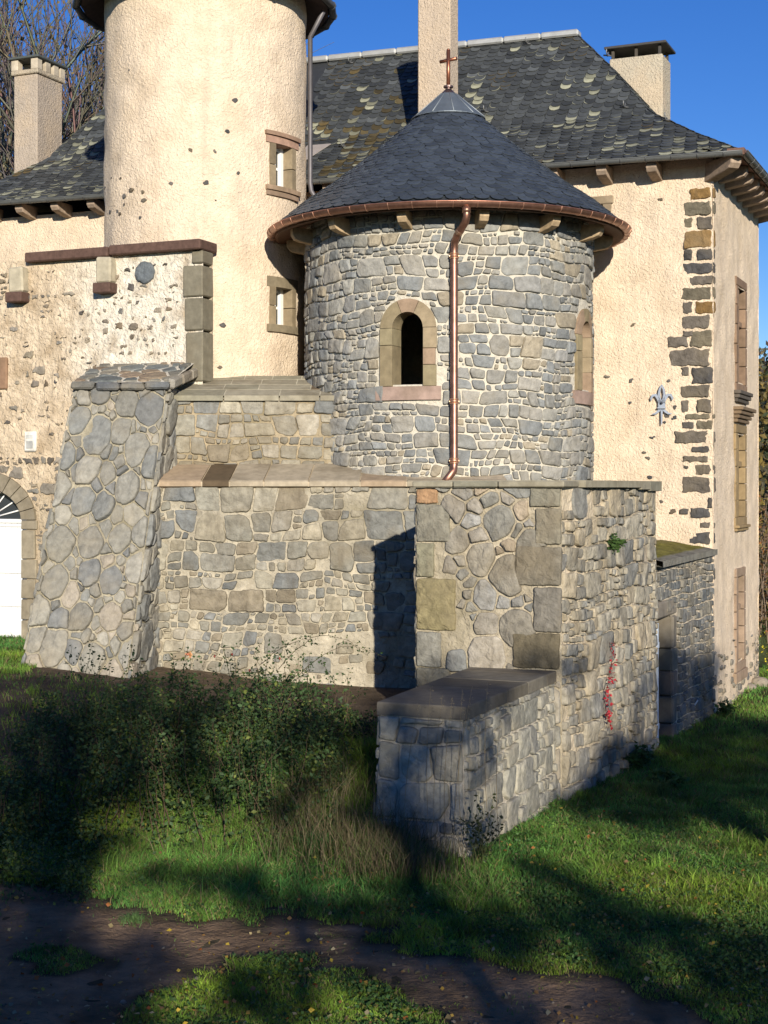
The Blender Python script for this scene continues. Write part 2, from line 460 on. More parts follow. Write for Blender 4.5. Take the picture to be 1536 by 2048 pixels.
PAL_NEW = [(0.185, 0.19, 0.195), (0.215, 0.21, 0.205), (0.165, 0.17, 0.175), (0.245, 0.23, 0.21), (0.25, 0.24, 0.22), (0.20, 0.205, 0.21), (0.225, 0.215, 0.20), (0.16, 0.165, 0.17), (0.29, 0.25, 0.195), (0.21, 0.21, 0.205), (0.23, 0.225, 0.215), (0.26, 0.245, 0.225)]
PAL_OLD = [(0.21, 0.20, 0.175), (0.26, 0.24, 0.20), (0.18, 0.17, 0.15), (0.23, 0.21, 0.175), (0.16, 0.16, 0.155), (0.27, 0.24, 0.19), (0.20, 0.19, 0.17), (0.145, 0.15, 0.155), (0.25, 0.23, 0.20), (0.21, 0.18, 0.14)]
PAL_PIER = [(0.21, 0.20, 0.18), (0.25, 0.235, 0.205), (0.175, 0.175, 0.17), (0.28, 0.26, 0.225), (0.155, 0.155, 0.155), (0.23, 0.215, 0.19), (0.30, 0.26, 0.215)]
PAL_DARK = [(0.07, 0.07, 0.075), (0.09, 0.085, 0.08), (0.11, 0.095, 0.08), (0.13, 0.12, 0.11), (0.06, 0.065, 0.07), (0.10, 0.08, 0.06)]
CREAM = (0.74, 0.60, 0.445)

# ================================================================== GROUND
def build_ground():
    def axis(lo, hi, step, far, n):
        a = list(np.arange(lo, hi + 1e-6, step))
        k = np.geomspace(step, far, n)
        return [lo - x for x in k[::-1]] + a + [hi + x for x in k]
    xs = axis(-9, 10, 0.16, 600, 40); ys = axis(8, 33, 0.16, 600, 45)
    mb = MB(); vs = []; cs = []; nx = len(xs)
    for y in ys:
        for x in xs:
            vs.append((x, y, terrain(x, y)))
            p, q = toPQ(x, y)
            g = 0.5 + 0.5 * fn(x, y, 7, 0.8)
            c = (0.055 + 0.02 * g, 0.045 + 0.018 * g, 0.028 + 0.01 * g)
            if p > 1.0 and -11.6 < q < 2 and not (x < -5.3 and y > 22): c = (0.12 + .03 * g, 0.088 + .022 * g, 0.06 + .01 * g)
            if y > 33 or abs(x) > 10: c = (0.06, 0.075, 0.03)
            cs.append(c)
    fs = []
    for j in range(len(ys) - 1):
        for i in range(nx - 1):
            b = j * nx + i; fs.append([b, b + 1, b + nx + 1, b + nx])
    mb.add(vs, fs, cs, 0, True)
    tag(mb.build('ground', M['soil']), None, None, kind='structure')
build_ground()

# path: shape given in ground metres
PATH_UP = [(-400, 1725), (0, 1745), (110, 1790), (300, 1808), (500, 1838), (700, 1868), (860, 1905), (1000, 1935), (1150, 1965), (1320, 2010), (1500, 2075), (1800, 2190)]
PATH_LO = [(-400, 2200), (0, 2160), (200, 2060), (320, 1965), (450, 1945), (640, 1945), (760, 1965), (860, 2020), (950, 2070), (1100, 2160), (1300, 2300)]
def interp(L, u):
    for (a, va), (b, vb) in zip(L, L[1:]):
        if a <= u <= b: return va + (vb - va) * (u - a) / (b - a)
    return L[0][1] if u < L[0][0] else L[-1][1]
def path_amt(x, y):
    """>0 on the bare earth path"""
    if y < 3: return -1
    u = 768 + x / y * 3000; v = 975 + 4.0 / y * 3000
    d = min(v - interp(PATH_UP, u), interp(PATH_LO, u) - v) / 45.0
    d += 1.0 * fn(x, y, 1, 1.3) + 0.9 * fn(x, y, 4, 3.2)
    e = ((u - 130) / 85.0) ** 2 + ((v - 1925) / 28.0) ** 2
    if e < 1.6: d = min(d, (e - 1.0) * 1.2 + 1.6 * fn(x, y, 8, 3.0))
    return d
def build_path():
    mb = MB(); st = 0.06; x0, x1, y0, y1 = -5.0, 6.0, 9.0, 17.0
    nx = int((x1 - x0) / st); ny = int((y1 - y0) / st)
    A = [[path_amt(x0 + i * st, y0 + j * st) for i in range(nx + 1)] for j in range(ny + 1)]
    vs = []; cs = []
    for j in range(ny + 1):
        for i in range(nx + 1):
            x, y = x0 + i * st, y0 + j * st
            vs.append((x, y, terrain(x, y) + 0.006 + 0.012 * fn(x, y, 2, 5)))
            g = fn(x, y, 5, 1.2); a = max(0, min(1, A[j][i] * 1.3)); c1 = (0.21 + .06 * g, .14 + .04 * g, .085 + .026 * g); c0 = (.062, .052, .032)
            cs.append(tuple(c0[q] + (c1[q] - c0[q]) * a for q in range(3)))
    fs = []
    for j in range(ny):
        for i in range(nx):
            if A[j][i] + A[j + 1][i] + A[j][i + 1] + A[j + 1][i + 1] > 0:
                b = j * (nx + 1) + i; fs.append([b, b + 1, b + nx + 2, b + nx + 1])
    mb.add(vs, fs, cs, 0, True)
    tag(mb.build('dirt_path', M['soil']), None, None, kind='structure')
build_path()

# ================================================================== CHAPEL TOWER
TX, TY, TR = 1.12, 26.1, 2.46
def build_tower():
    rng = random.Random(11)
    T = thing('chapel_tower', 'round grey rubble stone tower with a new slate cone roof and copper cross', 'tower', (TX, TY, 1.0))
    z0 = 3.6; H = 4.9; mp = cyl_map(TX, TY, TR, z0)
    half = math.pi * TR
    wins = [(R(-17.6), 5.60, 6.53), (R(66), 5.60, 6.53)]
    shapes = []; holes = []
    for a, zb, zs in wins:
        s = a * TR
        shapes.append(arch_shape(s, zb - z0, zs - z0, 0.47, 0.012)); shapes.append(rect_shape(s - 0.54, 5.37 - z0, s + 0.54, 5.61 - z0, 0.012))
        holes.append(arch_shape(s, zb - z0, zs - z0, 0.36)[0])
    mb = MB()
    grid(mb, mp, -half, half, 0, H, 0.07, (0.55, 0.505, 0.415), 0, lambda s, t: any(h(s, t) for h in holes), amp=0.02)
    masonry(mb, mp, 2 * half, H, [(.17, .35), (.22, .60)], 0, 0.019, rng, PAL_NEW, (0.018, 0.05), shapes, s_off=-half, tilt=0.10, rnd=0.13)
    mb.build('wall', [M['mortar'], M['stone']], T)
    # dressed window surrounds
    cc = [(0.27, 0.225, 0.135), (0.30, 0.235, 0.15), (0.25, 0.20, 0.12), (0.31, 0.22, 0.15)]
    for a, zb, zs in wins:
        f = MB(); s0 = a * TR; base = zb - z0; sp = zs - z0; ri, ro = 0.25, 0.46
        def seg(quad, col):   # quad of (s,t) outlines, extruded from inside to outside
            n = len(quad); c0 = sum(q[0] for q in quad) / n; c1 = sum(q[1] for q in quad) / n
            quad = [(c0 + (q[0] - c0) * 0.985, c1 + (q[1] - c1) * 0.985) for q in quad]
            vs = [mp(s, t, -0.34) for s, t in quad] + [mp(s, t, 0.034) for s, t in quad] + [mp(c0 + (s - c0) * 0.95, c1 + (t - c1) * 0.965, 0.045) for s, t in quad]
            fs = [[i, (i + 1) % n, n + (i + 1) % n, n + i] for i in range(n)] + [[n + i, n + (i + 1) % n, 2 * n + (i + 1) % n, 2 * n + i] for i in range(n)]
            fs += [[2 * n + i for i in range(n)], list(range(n))[::-1]]
            f.add(vs, fs, col, 0)
        for sgn in (-1, 1):
            cuts = [0, 0.66, sp - base] if sgn < 0 else [0, 0.34, 0.60, sp - base]
            for k in range(len(cuts) - 1):
                w1 = ro + rng.uniform(-0.01, 0.012)
                q = [(s0 + sgn * ri, base + cuts[k]), (s0 + sgn * w1, base + cuts[k]), (s0 + sgn * w1, base + cuts[k + 1]), (s0 + sgn * ri, base + cuts[k + 1])]
                seg(q if sgn > 0 else q[::-1], rng.choice(cc))
        angs = [0, R(66), R(112), R(180)]
        for k in range(3):
            a0, a1 = angs[k] + 0.012, angs[k + 1] - 0.012; st = 7
            for j in range(st):
                b0, b1 = a0 + (a1 - a0) * j / st, a0 + (a1 - a0) * (j + 1) / st
            outer = [(s0 + ro * math.cos(a0 + (a1 - a0) * j / st), sp + ro * math.sin(a0 + (a1 - a0) * j / st)) for j in range(st + 1)]
            inner = [(s0 + ri * math.cos(a0 + (a1 - a0) * j / st), sp + ri * math.sin(a0 + (a1 - a0) * j / st)) for j in range(st + 1)]
            vs = []
            for d in (-0.34, 0.034): vs += [mp(s, t, d) for s, t in inner] + [mp(s, t, d) for s, t in outer]
            m = st + 1; fs = []
            for j in range(st):
                fs += [[j, j + 1, m + j + 1, m + j][::-1], [2 * m + j, 2 * m + j + 1, 3 * m + j + 1, 3 * m + j], [j, j + 1, 2 * m + j + 1, 2 * m + j], [m + j, m + j + 1, 3 * m + j + 1, 3 * m + j][::-1]]
            fs += [[0, m, 3 * m, 2 * m], [m - 1, 2 * m - 1, 4 * m - 1, 3 * m - 1][::-1]]
            f.add(vs, fs, rng.choice(cc), 0)
        fr = f.build('window_surround', M['cut'], T)
        g = MB(); q0, q1 = s0 - 0.535, s0 + 0.535; t0, t1 = 5.385 - z0, 5.60 - z0
        n = 8; vs = []
        for d in (-0.34, 0.05, 0.05, -0.34): pass
        for j in range(n + 1):
            s = q0 + (q1 - q0) * j / n
            vs += [mp(s, t0, -0.34), mp(s, t0, 0.05), mp(s, t1, 0.05), mp(s, t1, -0.34)]
        fs = []
        for j in range(n):
            b = j * 4
            for k in range(4): fs.append([b + k, b + 4 + k, b + 4 + (k + 1) % 4, b + (k + 1) % 4])
        fs += [[0, 1, 2, 3], [n * 4 + k for k in (3, 2, 1, 0)]]
        g.add(vs, fs, (0.33, 0.235, 0.19), 0)
        g.build('sill', M['cut'], T)
    # cone roof
    prof = [(3.03, 8.43), (2.55, 8.83), (2.1, 9.14), (1.6, 9.53), (1.11, 9.93), (0.55, 10.42), (0.0, 10.88)]
    Ls = [0]
    for a, b in zip(prof, prof[1:]): Ls.append(Ls[-1] + math.hypot(b[0] - a[0], b[1] - a[1]))
    def rz(t):
        t = max(0, min(Ls[-1], t))
        for k in range(len(prof) - 1):
            if t <= Ls[k + 1] + 1e-9:
                u = (t - Ls[k]) / (Ls[k + 1] - Ls[k]); return prof[k][0] + (prof[k + 1][0] - prof[k][0]) * u, prof[k][1] + (prof[k + 1][1] - prof[k][1]) * u
    def F(a, t, d=0.0):
        r, z = rz(t); r += d * 0.62; z += d * 0.78
        return (TX + math.sin(a) * r, TY - math.cos(a) * r, z)
    mb = MB()
    grid(mb, lambda s, t, d: F(s, t, -0.012), -math.pi, math.pi, 0, Ls[-1] - 0.02, 0.12, (0.03, 0.035, 0.04), 0, amp=0)
    rr = random.Random(5); row = 0.118; k = 0
    while True:
        t = k * row
        r, _ = rz(t + 0.06)
        if r < 0.56: break
        wt = 0.235; n = max(8, int(2 * math.pi * r / wt)); off = rr.random()
        for i in range(n):
            a = -math.pi + 2 * math.pi * (i + (k % 2) * 0.5 + off * 0.3 + rr.uniform(-.07, .07)) / n
            tile(mb, F, a, t + rr.uniform(-.006, .006), wt * rr.uniform(0.94, 1.06), 0.27, r, rr, slate_col(rr, 'new'))
        k += 1
    roof = mb.build('roof', M['slate'], T)
    # zinc cap with seams and lead tip
    zc = MB(); ts = 2.62 * 0 + [Ls[i] for i in range(len(Ls))][5] - 0.09
    r0, zz0 = rz(ts); r1, zz1 = 0.14, 10.80
    n = 40; vs = []; cs = []
    for j, (r, z) in enumerate([(r0 + 0.03, zz0 + 0.005), (r0 + 0.03, zz0 + 0.02), (r1, zz1 + 0.02)]):
        for i in range(n):
            a = 2 * math.pi * i / n; vs.append((TX + math.sin(a) * r, TY - math.cos(a) * r, z + 0.02))
    fs = [[j * n + i, j * n + (i + 1) % n, (j + 1) * n + (i + 1) % n, (j + 1) * n + i] for j in range(2) for i in range(n)]
    zc.add(vs, fs, (0.14, 0.165, 0.19), 0, False)
    for i in range(11):
        a = 2 * math.pi * i / 11 + 0.1
        tube(zc, [(TX + math.sin(a) * (r0 + .03), TY - math.cos(a) * (r0 + .03), zz0 + 0.045), (TX + math.sin(a) * r1, TY - math.cos(a) * r1, zz1 + 0.045)], 0.008, (0.28, 0.31, 0.33), 0, 5)
    zc.build('zinc_cap', M['zinc'], T)
    tp = MB(); n = 20; pr = [(0.235, 10.715), (0.245, 10.735), (0.05, 10.93), (0.05, 10.95), (0.085, 10.955), (0.085, 10.985), (0.04, 10.99)]
    vs = [(TX + math.sin(2 * math.pi * i / n) * r, TY - math.cos(2 * math.pi * i / n) * r, z) for r, z in pr for i in range(n)]
    tp.add(vs, [[j * n + i, j * n + (i + 1) % n, (j + 1) * n + (i + 1) % n, (j + 1) * n + i] for j in range(len(pr) - 1) for i in range(n)], (0.20, 0.135, 0.12), 0, False)
    tp.build('roof_tip', M['copper'], T)
    cr = MB(); cc2 = (0.36, 0.145, 0.085)
    tube(cr, [(TX, TY, 10.95), (TX, TY, 11.61)], 0.036, cc2, 0, 12)
    tube(cr, [(TX, TY, 11.61), (TX, TY, 11.635)], [0.036, 0.018], cc2, 0, 12)
    d = Vector((0.80, -0.60, 0))
    zc_ = 11.435
    tube(cr, [Vector((TX, TY, zc_)) - d * 0.17, Vector((TX, TY, zc_)) + d * 0.17], 0.031, cc2, 0, 12)
    cr.build('cross', M['copper'], T)
    # soffit under the eaves
    sf = MB(); n = 96; vs = []
    for r, z in ((TR - 0.1, 8.47), (2.96, 8.29), (3.00, 8.29), (3.02, 8.38)):
        for i in range(n):
            a = 2 * math.pi * i / n; vs.append((TX + math.sin(a) * r, TY - math.cos(a) * r, z))
    sf.add(vs, [[j * n + i, j * n + (i + 1) % n, (j + 1) * n + (i + 1) % n, (j + 1) * n + i] for j in range(3) for i in range(n)], (0.12, 0.065, 0.04), 0)
    sf.build('soffit', M['wood'], T)
    # corbels
    for ang in (-122, -96, -70, -44, -17.5, 9, 35, 61, 87, 113):
        c = MB(); a = R(ang); o = Vector((math.sin(a), -math.cos(a), 0)); tdir = Vector((math.cos(a), math.sin(a), 0))
        base = Vector((TX, TY, 0)) + o * (TR - 0.15)
        corbel(c, base, o, tdir, 0.155, 0.53, 8.34, 0.22, (0.42, 0.31, 0.19), rng)
        c.build('corbel', M['wood'], T)
    # gutter
    g = MB(); RG = 3.065; gc = (0.29, 0.155, 0.11)
    n = 128; prof2 = []
    for k in range(9):
        t = math.pi * k / 8; prof2.append((math.cos(t) * 0.078, -math.sin(t) * 0.078))
    for sh, rad in ((0, 1.0), (1, 0.93)):
        vs = []
        for i in range(n):
            a = 2 * math.pi * i / n
            for (x, z) in prof2: vs.append((TX + math.sin(a) * (RG + x * rad), TY - math.cos(a) * (RG + x * rad), 8.385 + z * rad))
        m = len(prof2); fs = []
        for i in range(n):
            for k in range(m - 1):
                q = [i * m + k, ((i + 1) % n) * m + k, ((i + 1) % n) * m + k + 1, i * m + k + 1]
                fs.append(q if sh == 0 else q[::-1])
        g.add(vs, fs, gc, 0, True)
    tube(g, [(TX + math.sin(2 * math.pi * i / n) * (RG + .078), TY - math.cos(2 * math.pi * i / n) * (RG + .078), 8.39) for i in range(n + 1)], 0.011, (0.45, 0.21, 0.14), 0, 6, False)
    for i in range(56):
        a = 2 * math.pi * i / 56 + rng.uniform(-.02, .02); w_ = 0.0045
        pts = []
        for (x, z) in [(math.cos(math.pi * k / 10) * 0.083, -math.sin(math.pi * k / 10) * 0.083) for k in range(11)]:
            pts.append((TX + math.sin(a) * (RG + x), TY - math.cos(a) * (RG + x), 8.39 + z))
        tube(g, pts, 0.008, (0.62, 0.36, 0.25), 0, 5, False)
    g.build('gutter', M['copper'], T)
    # downpipe
    d = MB(); x = 1.10
    def yf(xx): return TY - math.sqrt(TR * TR - (xx - TX) ** 2) - 0.11
    pth = [(1.265, 23.03, 8.32), (1.268, 23.03, 8.17), (1.25, 23.07, 8.08), (1.14, 23.40, 7.93), (1.105, 23.50, 7.83), (1.10, 23.51, 7.70), (1.10, 23.51, 4.36), (1.09, 23.49, 4.26), (0.95, 23.35, 4.09)]
    tube(d, pth, 0.059, (0.32, 0.165, 0.115), 0, 16)
    tube(d, [(1.265, 23.03, 8.30), (1.266, 23.03, 8.22)], 0.066, (0.40, 0.22, 0.15), 0, 16)
    tube(d, [(1.19, 23.25, 7.995), (1.165, 23.325, 7.965)], 0.064, (0.5, 0.3, 0.2), 0, 16)
    pipe = d.build('downpipe', M['copper'], T)
    for z in (7.63, 5.35, 4.42):
        k = MB(); tube(k, [(1.10, 23.51, z - 0.045), (1.10, 23.51, z + 0.045)], 0.066, (0.60, 0.30, 0.19), 0, 16)
        for dz in (-0.035, 0, 0.035): tube(k, [(1.10, 23.51, z + dz - 0.008), (1.10, 23.51, z + dz + 0.008)], 0.072, (0.72, 0.42, 0.27), 0, 16)
        box(k, (1.02, 23.50, z - 0.012), (0.16, 0, 0), (0, 0.16, 0), (0, 0, 0.024), (0.65, 0.4, 0.25), 0, 0.003)
        k.build('pipe_clamp', M['copper'], pipe) if False else k.build('pipe_clamp', M['copper'], T)

def corbel(mb, base, o, tdir, wd, ln, ztop, ht, col, rng):
    """beam end with a rounded lower nose, reaching out from the wall"""
    base = Vector(base); pr = [(0, 0), (ln * 0.98, 0), (ln, -0.02), (ln * 0.99, -ht * 0.55), (ln * 0.90, -ht * 0.85), (ln * 0.72, -ht), (ln * 0.45, -ht * 1.12), (0, -ht * 1.35)]
    vs = []; n = len(pr)
    for sgn, k in ((-1, 0.96), (-1, 1), (1, 1), (1, 0.96)):
        for i, (x, z) in enumerate(pr):
            off = wd / 2 * sgn if k == 1 and False else wd / 2 * sgn
            sh = 0.012 if k != 1 else 0.0
            P = base + o * (x - (sh if x > 0.1 else 0)) + tdir * (off if k != 1 else off * 0.88)
            vs.append((P.x, P.y, ztop + z + (sh if z < -0.01 else 0)))
    # order: outer faces at full width, front rim slightly narrower -> chamfer
    fs = []
    L = [0, 1, 2, 3]
    for a, b in ((0, 1), (1, 2), (2, 3)):
        for i in range(n):
            j = (i + 1) % n; fs.append([a * n + i, a * n + j, b * n + j, b * n + i])
    fs.append(list(range(n))[::-1]); fs.append([3 * n + i for i in range(n)])
    k = rng.uniform(0.85, 1.12)
    mb.add(vs, fs, tuple(c * k for c in col), 0)

def slate_col(rr, kind, P=None):
    if kind == 'new':
        k = rr.uniform(0.78, 1.25); return [(0.043 * k, 0.053 * k, 0.068 * k), (0.05 * k, 0.062 * k, 0.078 * k)]
    k = rr.uniform(0.6, 1.35)
    if rr.random() < 0.12: k *= 1.5
    c = (0.050 * k, 0.054 * k, 0.055 * k); e = c
    return [c, e]
def tile(mb, F, s, t, wt, ln, sc_, rr, cols, rounding=0.62, lift=0.024):
    """one fish scale slate; F maps (s, slope distance, lift)"""
    h = wt / 2; pts = []
    rd = h * rounding * 1.3
    k = 6
    for i in range(k + 1):
        a = math.pi + math.pi * i / k
        pts.append((math.cos(a) * h, rd + math.sin(a) * rd))
    pts += [(h, ln), (-h, ln)]
    n = len(pts); vs = []; cs = []
    tw = rr.uniform(-0.006, 0.006); l0 = lift + rr.uniform(-0.004, 0.006)
    def put(x, y, lay, c):
        li = l0 * (1 - y / ln) + tw * x / h * 0.5 + 0.002 - (0.011 if lay else 0)
        vs.append(F(s + x / sc_, t + y, li)); cs.append(c)
    lc = rr.uniform(-.8, 1.2) * h; lw = rr.uniform(.5, 1.3) * h
    for (x, y) in pts: put(x, y, 0, cols[0] if (y > rd * 1.2 or abs(x - lc) > lw) else cols[1])
    for (x, y) in pts: put(x, y, 1, cols[0])
    for i in range(k + 1):
        x, y = pts[i]; put(x * 0.88, y + rr.uniform(.010, .024) if y < rd * .9 else y + .008, 0, cols[1] if len(cols) > 2 and cols[2] else cols[0])
    m = 2 * n
    fs = [[i, i + 1, m + i + 1, m + i] for i in range(k)] + [[m + i for i in range(k + 1)] + [k + 1, k + 2], [0, m, k + 2], [k, k + 1, m + k]]
    fs += [[i, n + i, n + (i + 1) % n, (i + 1) % n] for i in range(k)]
    mb.add(vs, fs, cs, 0)
build_tower()

# ================================================================== MANOR HOUSE
EZ = 9.75; SL = 0.0195           # eaves height and its slight rise to the left
PROF = [(-0.55, 0.02), (0.2, 0.56), (0.95, 1.17), (1.7, 2.29), (2.4, 3.22)]
PL = [0]
for a, b in zip(PROF, PROF[1:]): PL.append(PL[-1] + math.hypot(b[0] - a[0], b[1] - a[1]))
def prof(t):
    t = max(0, min(PL[-1], t))
    for k in range(len(PROF) - 1):
        if t <= PL[k + 1] + 1e-9:
            u = (t - PL[k]) / (PL[k + 1] - PL[k])
            sx, sy = PROF[k + 1][0] - PROF[k][0], PROF[k + 1][1] - PROF[k][1]; l = math.hypot(sx, sy)
            return PROF[k][0] + sx * u, PROF[k][1] + sy * u, -sy / l, sx / l
PR_END, PL_END = (-0.55, 3.2), (16.6, 13.2)
def build_manor():
    rng = random.Random(21)
    T = thing('manor_house', 'large cream rendered manor house with old scalloped slate roof and dark corner stones', 'house', W(0, 0, 0))
    # --- wall shell
    mb = MB()
    fm = plane_map(W(16.1, 0, -0.3), (-AX, -AY, 0), (-BX, -BY, 0))      # s from left end to the corner
    Wf = 16.1
    def fholes(s, t):
        p = Wf - s; z = t - 0.3
        return 1.95 < p < 2.55 and 8.72 < z < 9.12
    grid(mb, fm, 0, Wf, 0, 10.12, 0.10, CREAM, 0, fholes, amp=0.035, freq=2.2, big=True)
    sm = plane_map(W(0, 0, -0.3), BV, (-AX, -AY, 0))
    sw = [(2.1, 3.24, 5.98, 7.84), (2.05, 3.22, 3.43, 5.04), (2.1, 3.1, 0.66, 2.3)]
    def sholes(s, t):
        z = t - 0.3
        return any(a < s < b and c < z < d for a, b, c, d in sw)
    grid(mb, sm, 0, 4.8, 0, 10.12, 0.10, CREAM, 0, sholes, amp=0.035, freq=2.2, big=True)
    for (O, e, n, L) in ((W(0, 4.8, -0.3), AV, BV, 16.1), (W(16.1, 4.8, -0.3), (-BX, -BY, 0), AV, 4.8)):
        grid(mb, plane_map(O, e, n), 0, L, 0, 10.1, 0.8, CREAM, 0, amp=0)
    # patches of bare stone showing through the render
    cl = cells(Wf, 9.6, [(0.12, 300), (0.06, 9000), (0.045, 9000)], 1.2, 0.03, rng)
    for poly, r in cl:
        cs = sum(p[0] for p in poly) / len(poly); ct = sum(p[1] for p in poly) / len(poly)
        p = Wf - cs; z = ct - 0.3
        if p > 7.4: continue
        pr = 0.012 + 0.03 * max(0, 1 - z / 7) + (0.10 if abs(z - 5.2) < 0.7 and p < 1.7 else 0)
        if z < 3.6: pr = 0.10
        if p < 0.62 or rng.random() > pr: continue
        stone(mb, fm, [((x - cs) * rng.uniform(.55, .8) + cs, (y - ct) * rng.uniform(.5, .7) + ct) for x, y in poly], 0.016, rng.choice(PAL_DARK), rng, 1, wob=0.03, flat=True)
    # side: exposed rubble towards the foot
    cl = cells(4.8, 2.3, [(0.15, 300), (0.08, 3000)], 1.3, 0.06, rng)
    for poly, r in cl:
        cs = sum(p[0] for p in poly) / len(poly); ct = sum(p[1] for p in poly) / len(poly)
        if rng.random() > 0.75 - ct * 0.42: continue
        if 2.0 < cs < 3.2 and ct > 0.8: continue
        stone(mb, sm, [((x - cs) * .8 + cs, (y - ct) * .75 + ct) for x, y in poly], 0.03, rng.choice(PAL_OLD), rng, 1, wob=0.03)
    mb.build('wall', [M['render'], M['stonew']], T)
    # --- quoins
    q = MB()
    def up(u): # p on front plane
        k = (u - 768) / 3000.0; return (CX - k * CY) / (-AX + k * AY)
    def vz(v, p): return CZ + (975 - v) / 3000.0 * (CY + AY * p)
    G, O_, D, B_ = (0.125, 0.108, 0.09), (0.20, 0.12, 0.045), (0.07, 0.067, 0.066), (0.135, 0.118, 0.085)
    QL = [(1380, 1421, 375, 396, O_), (1369, 1421, 402, 428, B_), (1369, 1384, 436, 454, B_), (1395, 1424, 433, 457, G), (1368, 1421, 460, 494, O_), (1368, 1384, 498, 519, D), (1394, 1424, 498, 519, D), (1368, 1423, 525, 546, D), (1378, 1424, 552, 568, G), (1365, 1421, 574, 598, B_), (1366, 1384, 604, 626, G), (1392, 1426, 602, 626, O_), (1364, 1419, 631, 656, G), (1366, 1386, 662, 672, G), (1337, 1374, 673, 693, G), (1382, 1424, 661, 693, B_), (1341, 1419, 697, 731, G), (1364, 1377, 734, 750, G), (1384, 1426, 734, 766, D), (1363, 1418, 770, 794, G), (1363, 1376, 800, 824, G), (1395, 1422, 798, 824, G), (1372, 1418, 828, 838, B_), (1364, 1387, 843, 857, D), (1392, 1424, 842, 858, B_), (1350, 1418, 862, 886, G), (1384, 1418, 893, 904, D), (1365, 1415, 912, 924, G), (1392, 1420, 930, 949, G), (1367, 1377, 931, 938, D), (1365, 1420, 954, 985, G), (1416, 1424, 995, 1015, D), (1382, 1419, 1017, 1036, D), (1360, 1376, 1018, 1028, D), (1400, 1420, 1045, 1056, G), (1378, 1420, 1065, 1087, D), (1385, 1420, 1098, 1122, G), (1380, 1418, 1135, 1160, D)]
    for u0, u1, v0, v1, c in QL:
        p0, p1 = up(u1), up(u0); p0 = max(0.012, p0)
        z0, z1 = vz(v1, p0), vz(v0, p0); s0, s1 = Wf - p1, Wf - p0
        poly = [(s0, z0 + .3), (s1, z0 + .3), (s1, z1 + .3), (s0, z1 + .3)]
        stone(q, fm, poly, 0.022, vary(c, rng, .85, 1.15), rng, 0, rnd=0.07, wob=0.030, flat=True)
        if rng.random() < 0.6 and p0 < 0.08:
            dpt = rng.uniform(0.05, 0.14)
            stone(q, sm, [(0.01, z0 + .3), (dpt, z0 + .32), (dpt, z1 + .28), (0.01, z1 + .3)], 0.018, tuple(x * .9 for x in c), rng, 0, rnd=0.12, wob=0.02, flat=True)
    q.build('quoins', M['stonew'], T)
    # --- roof faces
    def zof(p): return EZ + SL * p
    def Ff(s, t, d=0.0):
        a, z, nq, nz = prof(t); P = W(s, a + nq * d, zof(s) + z + nz * d); return P
    def hipR(t): return PR_END[0] + (PR_END[1] - PR_END[0]) * (prof(t)[0] + .55) / 2.95
    def hipL(t): return PL_END[0] + (PL_END[1] - PL_END[0]) * (prof(t)[0] + .55) / 2.95
    def Fr(s, t, d=0.0):   # right hip face: s = q
        a, z, nq, nz = prof(t); dp = (a + .55) * 3.75 / 2.95
        return W(-0.55 + dp + nq * d, s, zof(0) + z + nz * d + SL * dp)
    def Fl(s, t, d=0.0):
        a, z, nq, nz = prof(t); dp = (a + .55) * 3.4 / 2.95
        return W(16.6 - dp - nq * d, s, zof(16.6 - dp) + z + nz * d)
    def Fb(s, t, d=0.0):
        a, z, nq, nz = prof(t); return W(s, 4.8 - a - nq * d, zof(s) + z + nz * d)
    mb = MB(); dk = (0.03, 0.032, 0.035); n = 16
    for (F, lo, hi) in ((Ff, hipR, hipL), (Fb, hipR, hipL), (Fr, lambda t: prof(t)[0], lambda t: 4.8 - prof(t)[0]), (Fl, lambda t: prof(t)[0], lambda t: 4.8 - prof(t)[0])):
        vs = []; fs = []
        for j in range(n + 1):
            t = PL[-1] * j / n
            for i in range(9): vs.append(F(lo(t) + (hi(t) - lo(t)) * i / 8, t, 0.0))
        for j in range(n):
            for i in range(8): fs.append([j * 9 + i, j * 9 + i + 1, j * 9 + i + 10, j * 9 + i + 9])
        mb.add(vs, fs, dk, 0)
    rr = random.Random(8)
    def lich(P, z):
        a = mn.noise(Vector((P[0] * .9, P[1] * .9, P[2] * 1.4))) + 0.5 * mn.noise(Vector((P[0] * 3, P[1] * 3, P[2] * 3)))
        return a
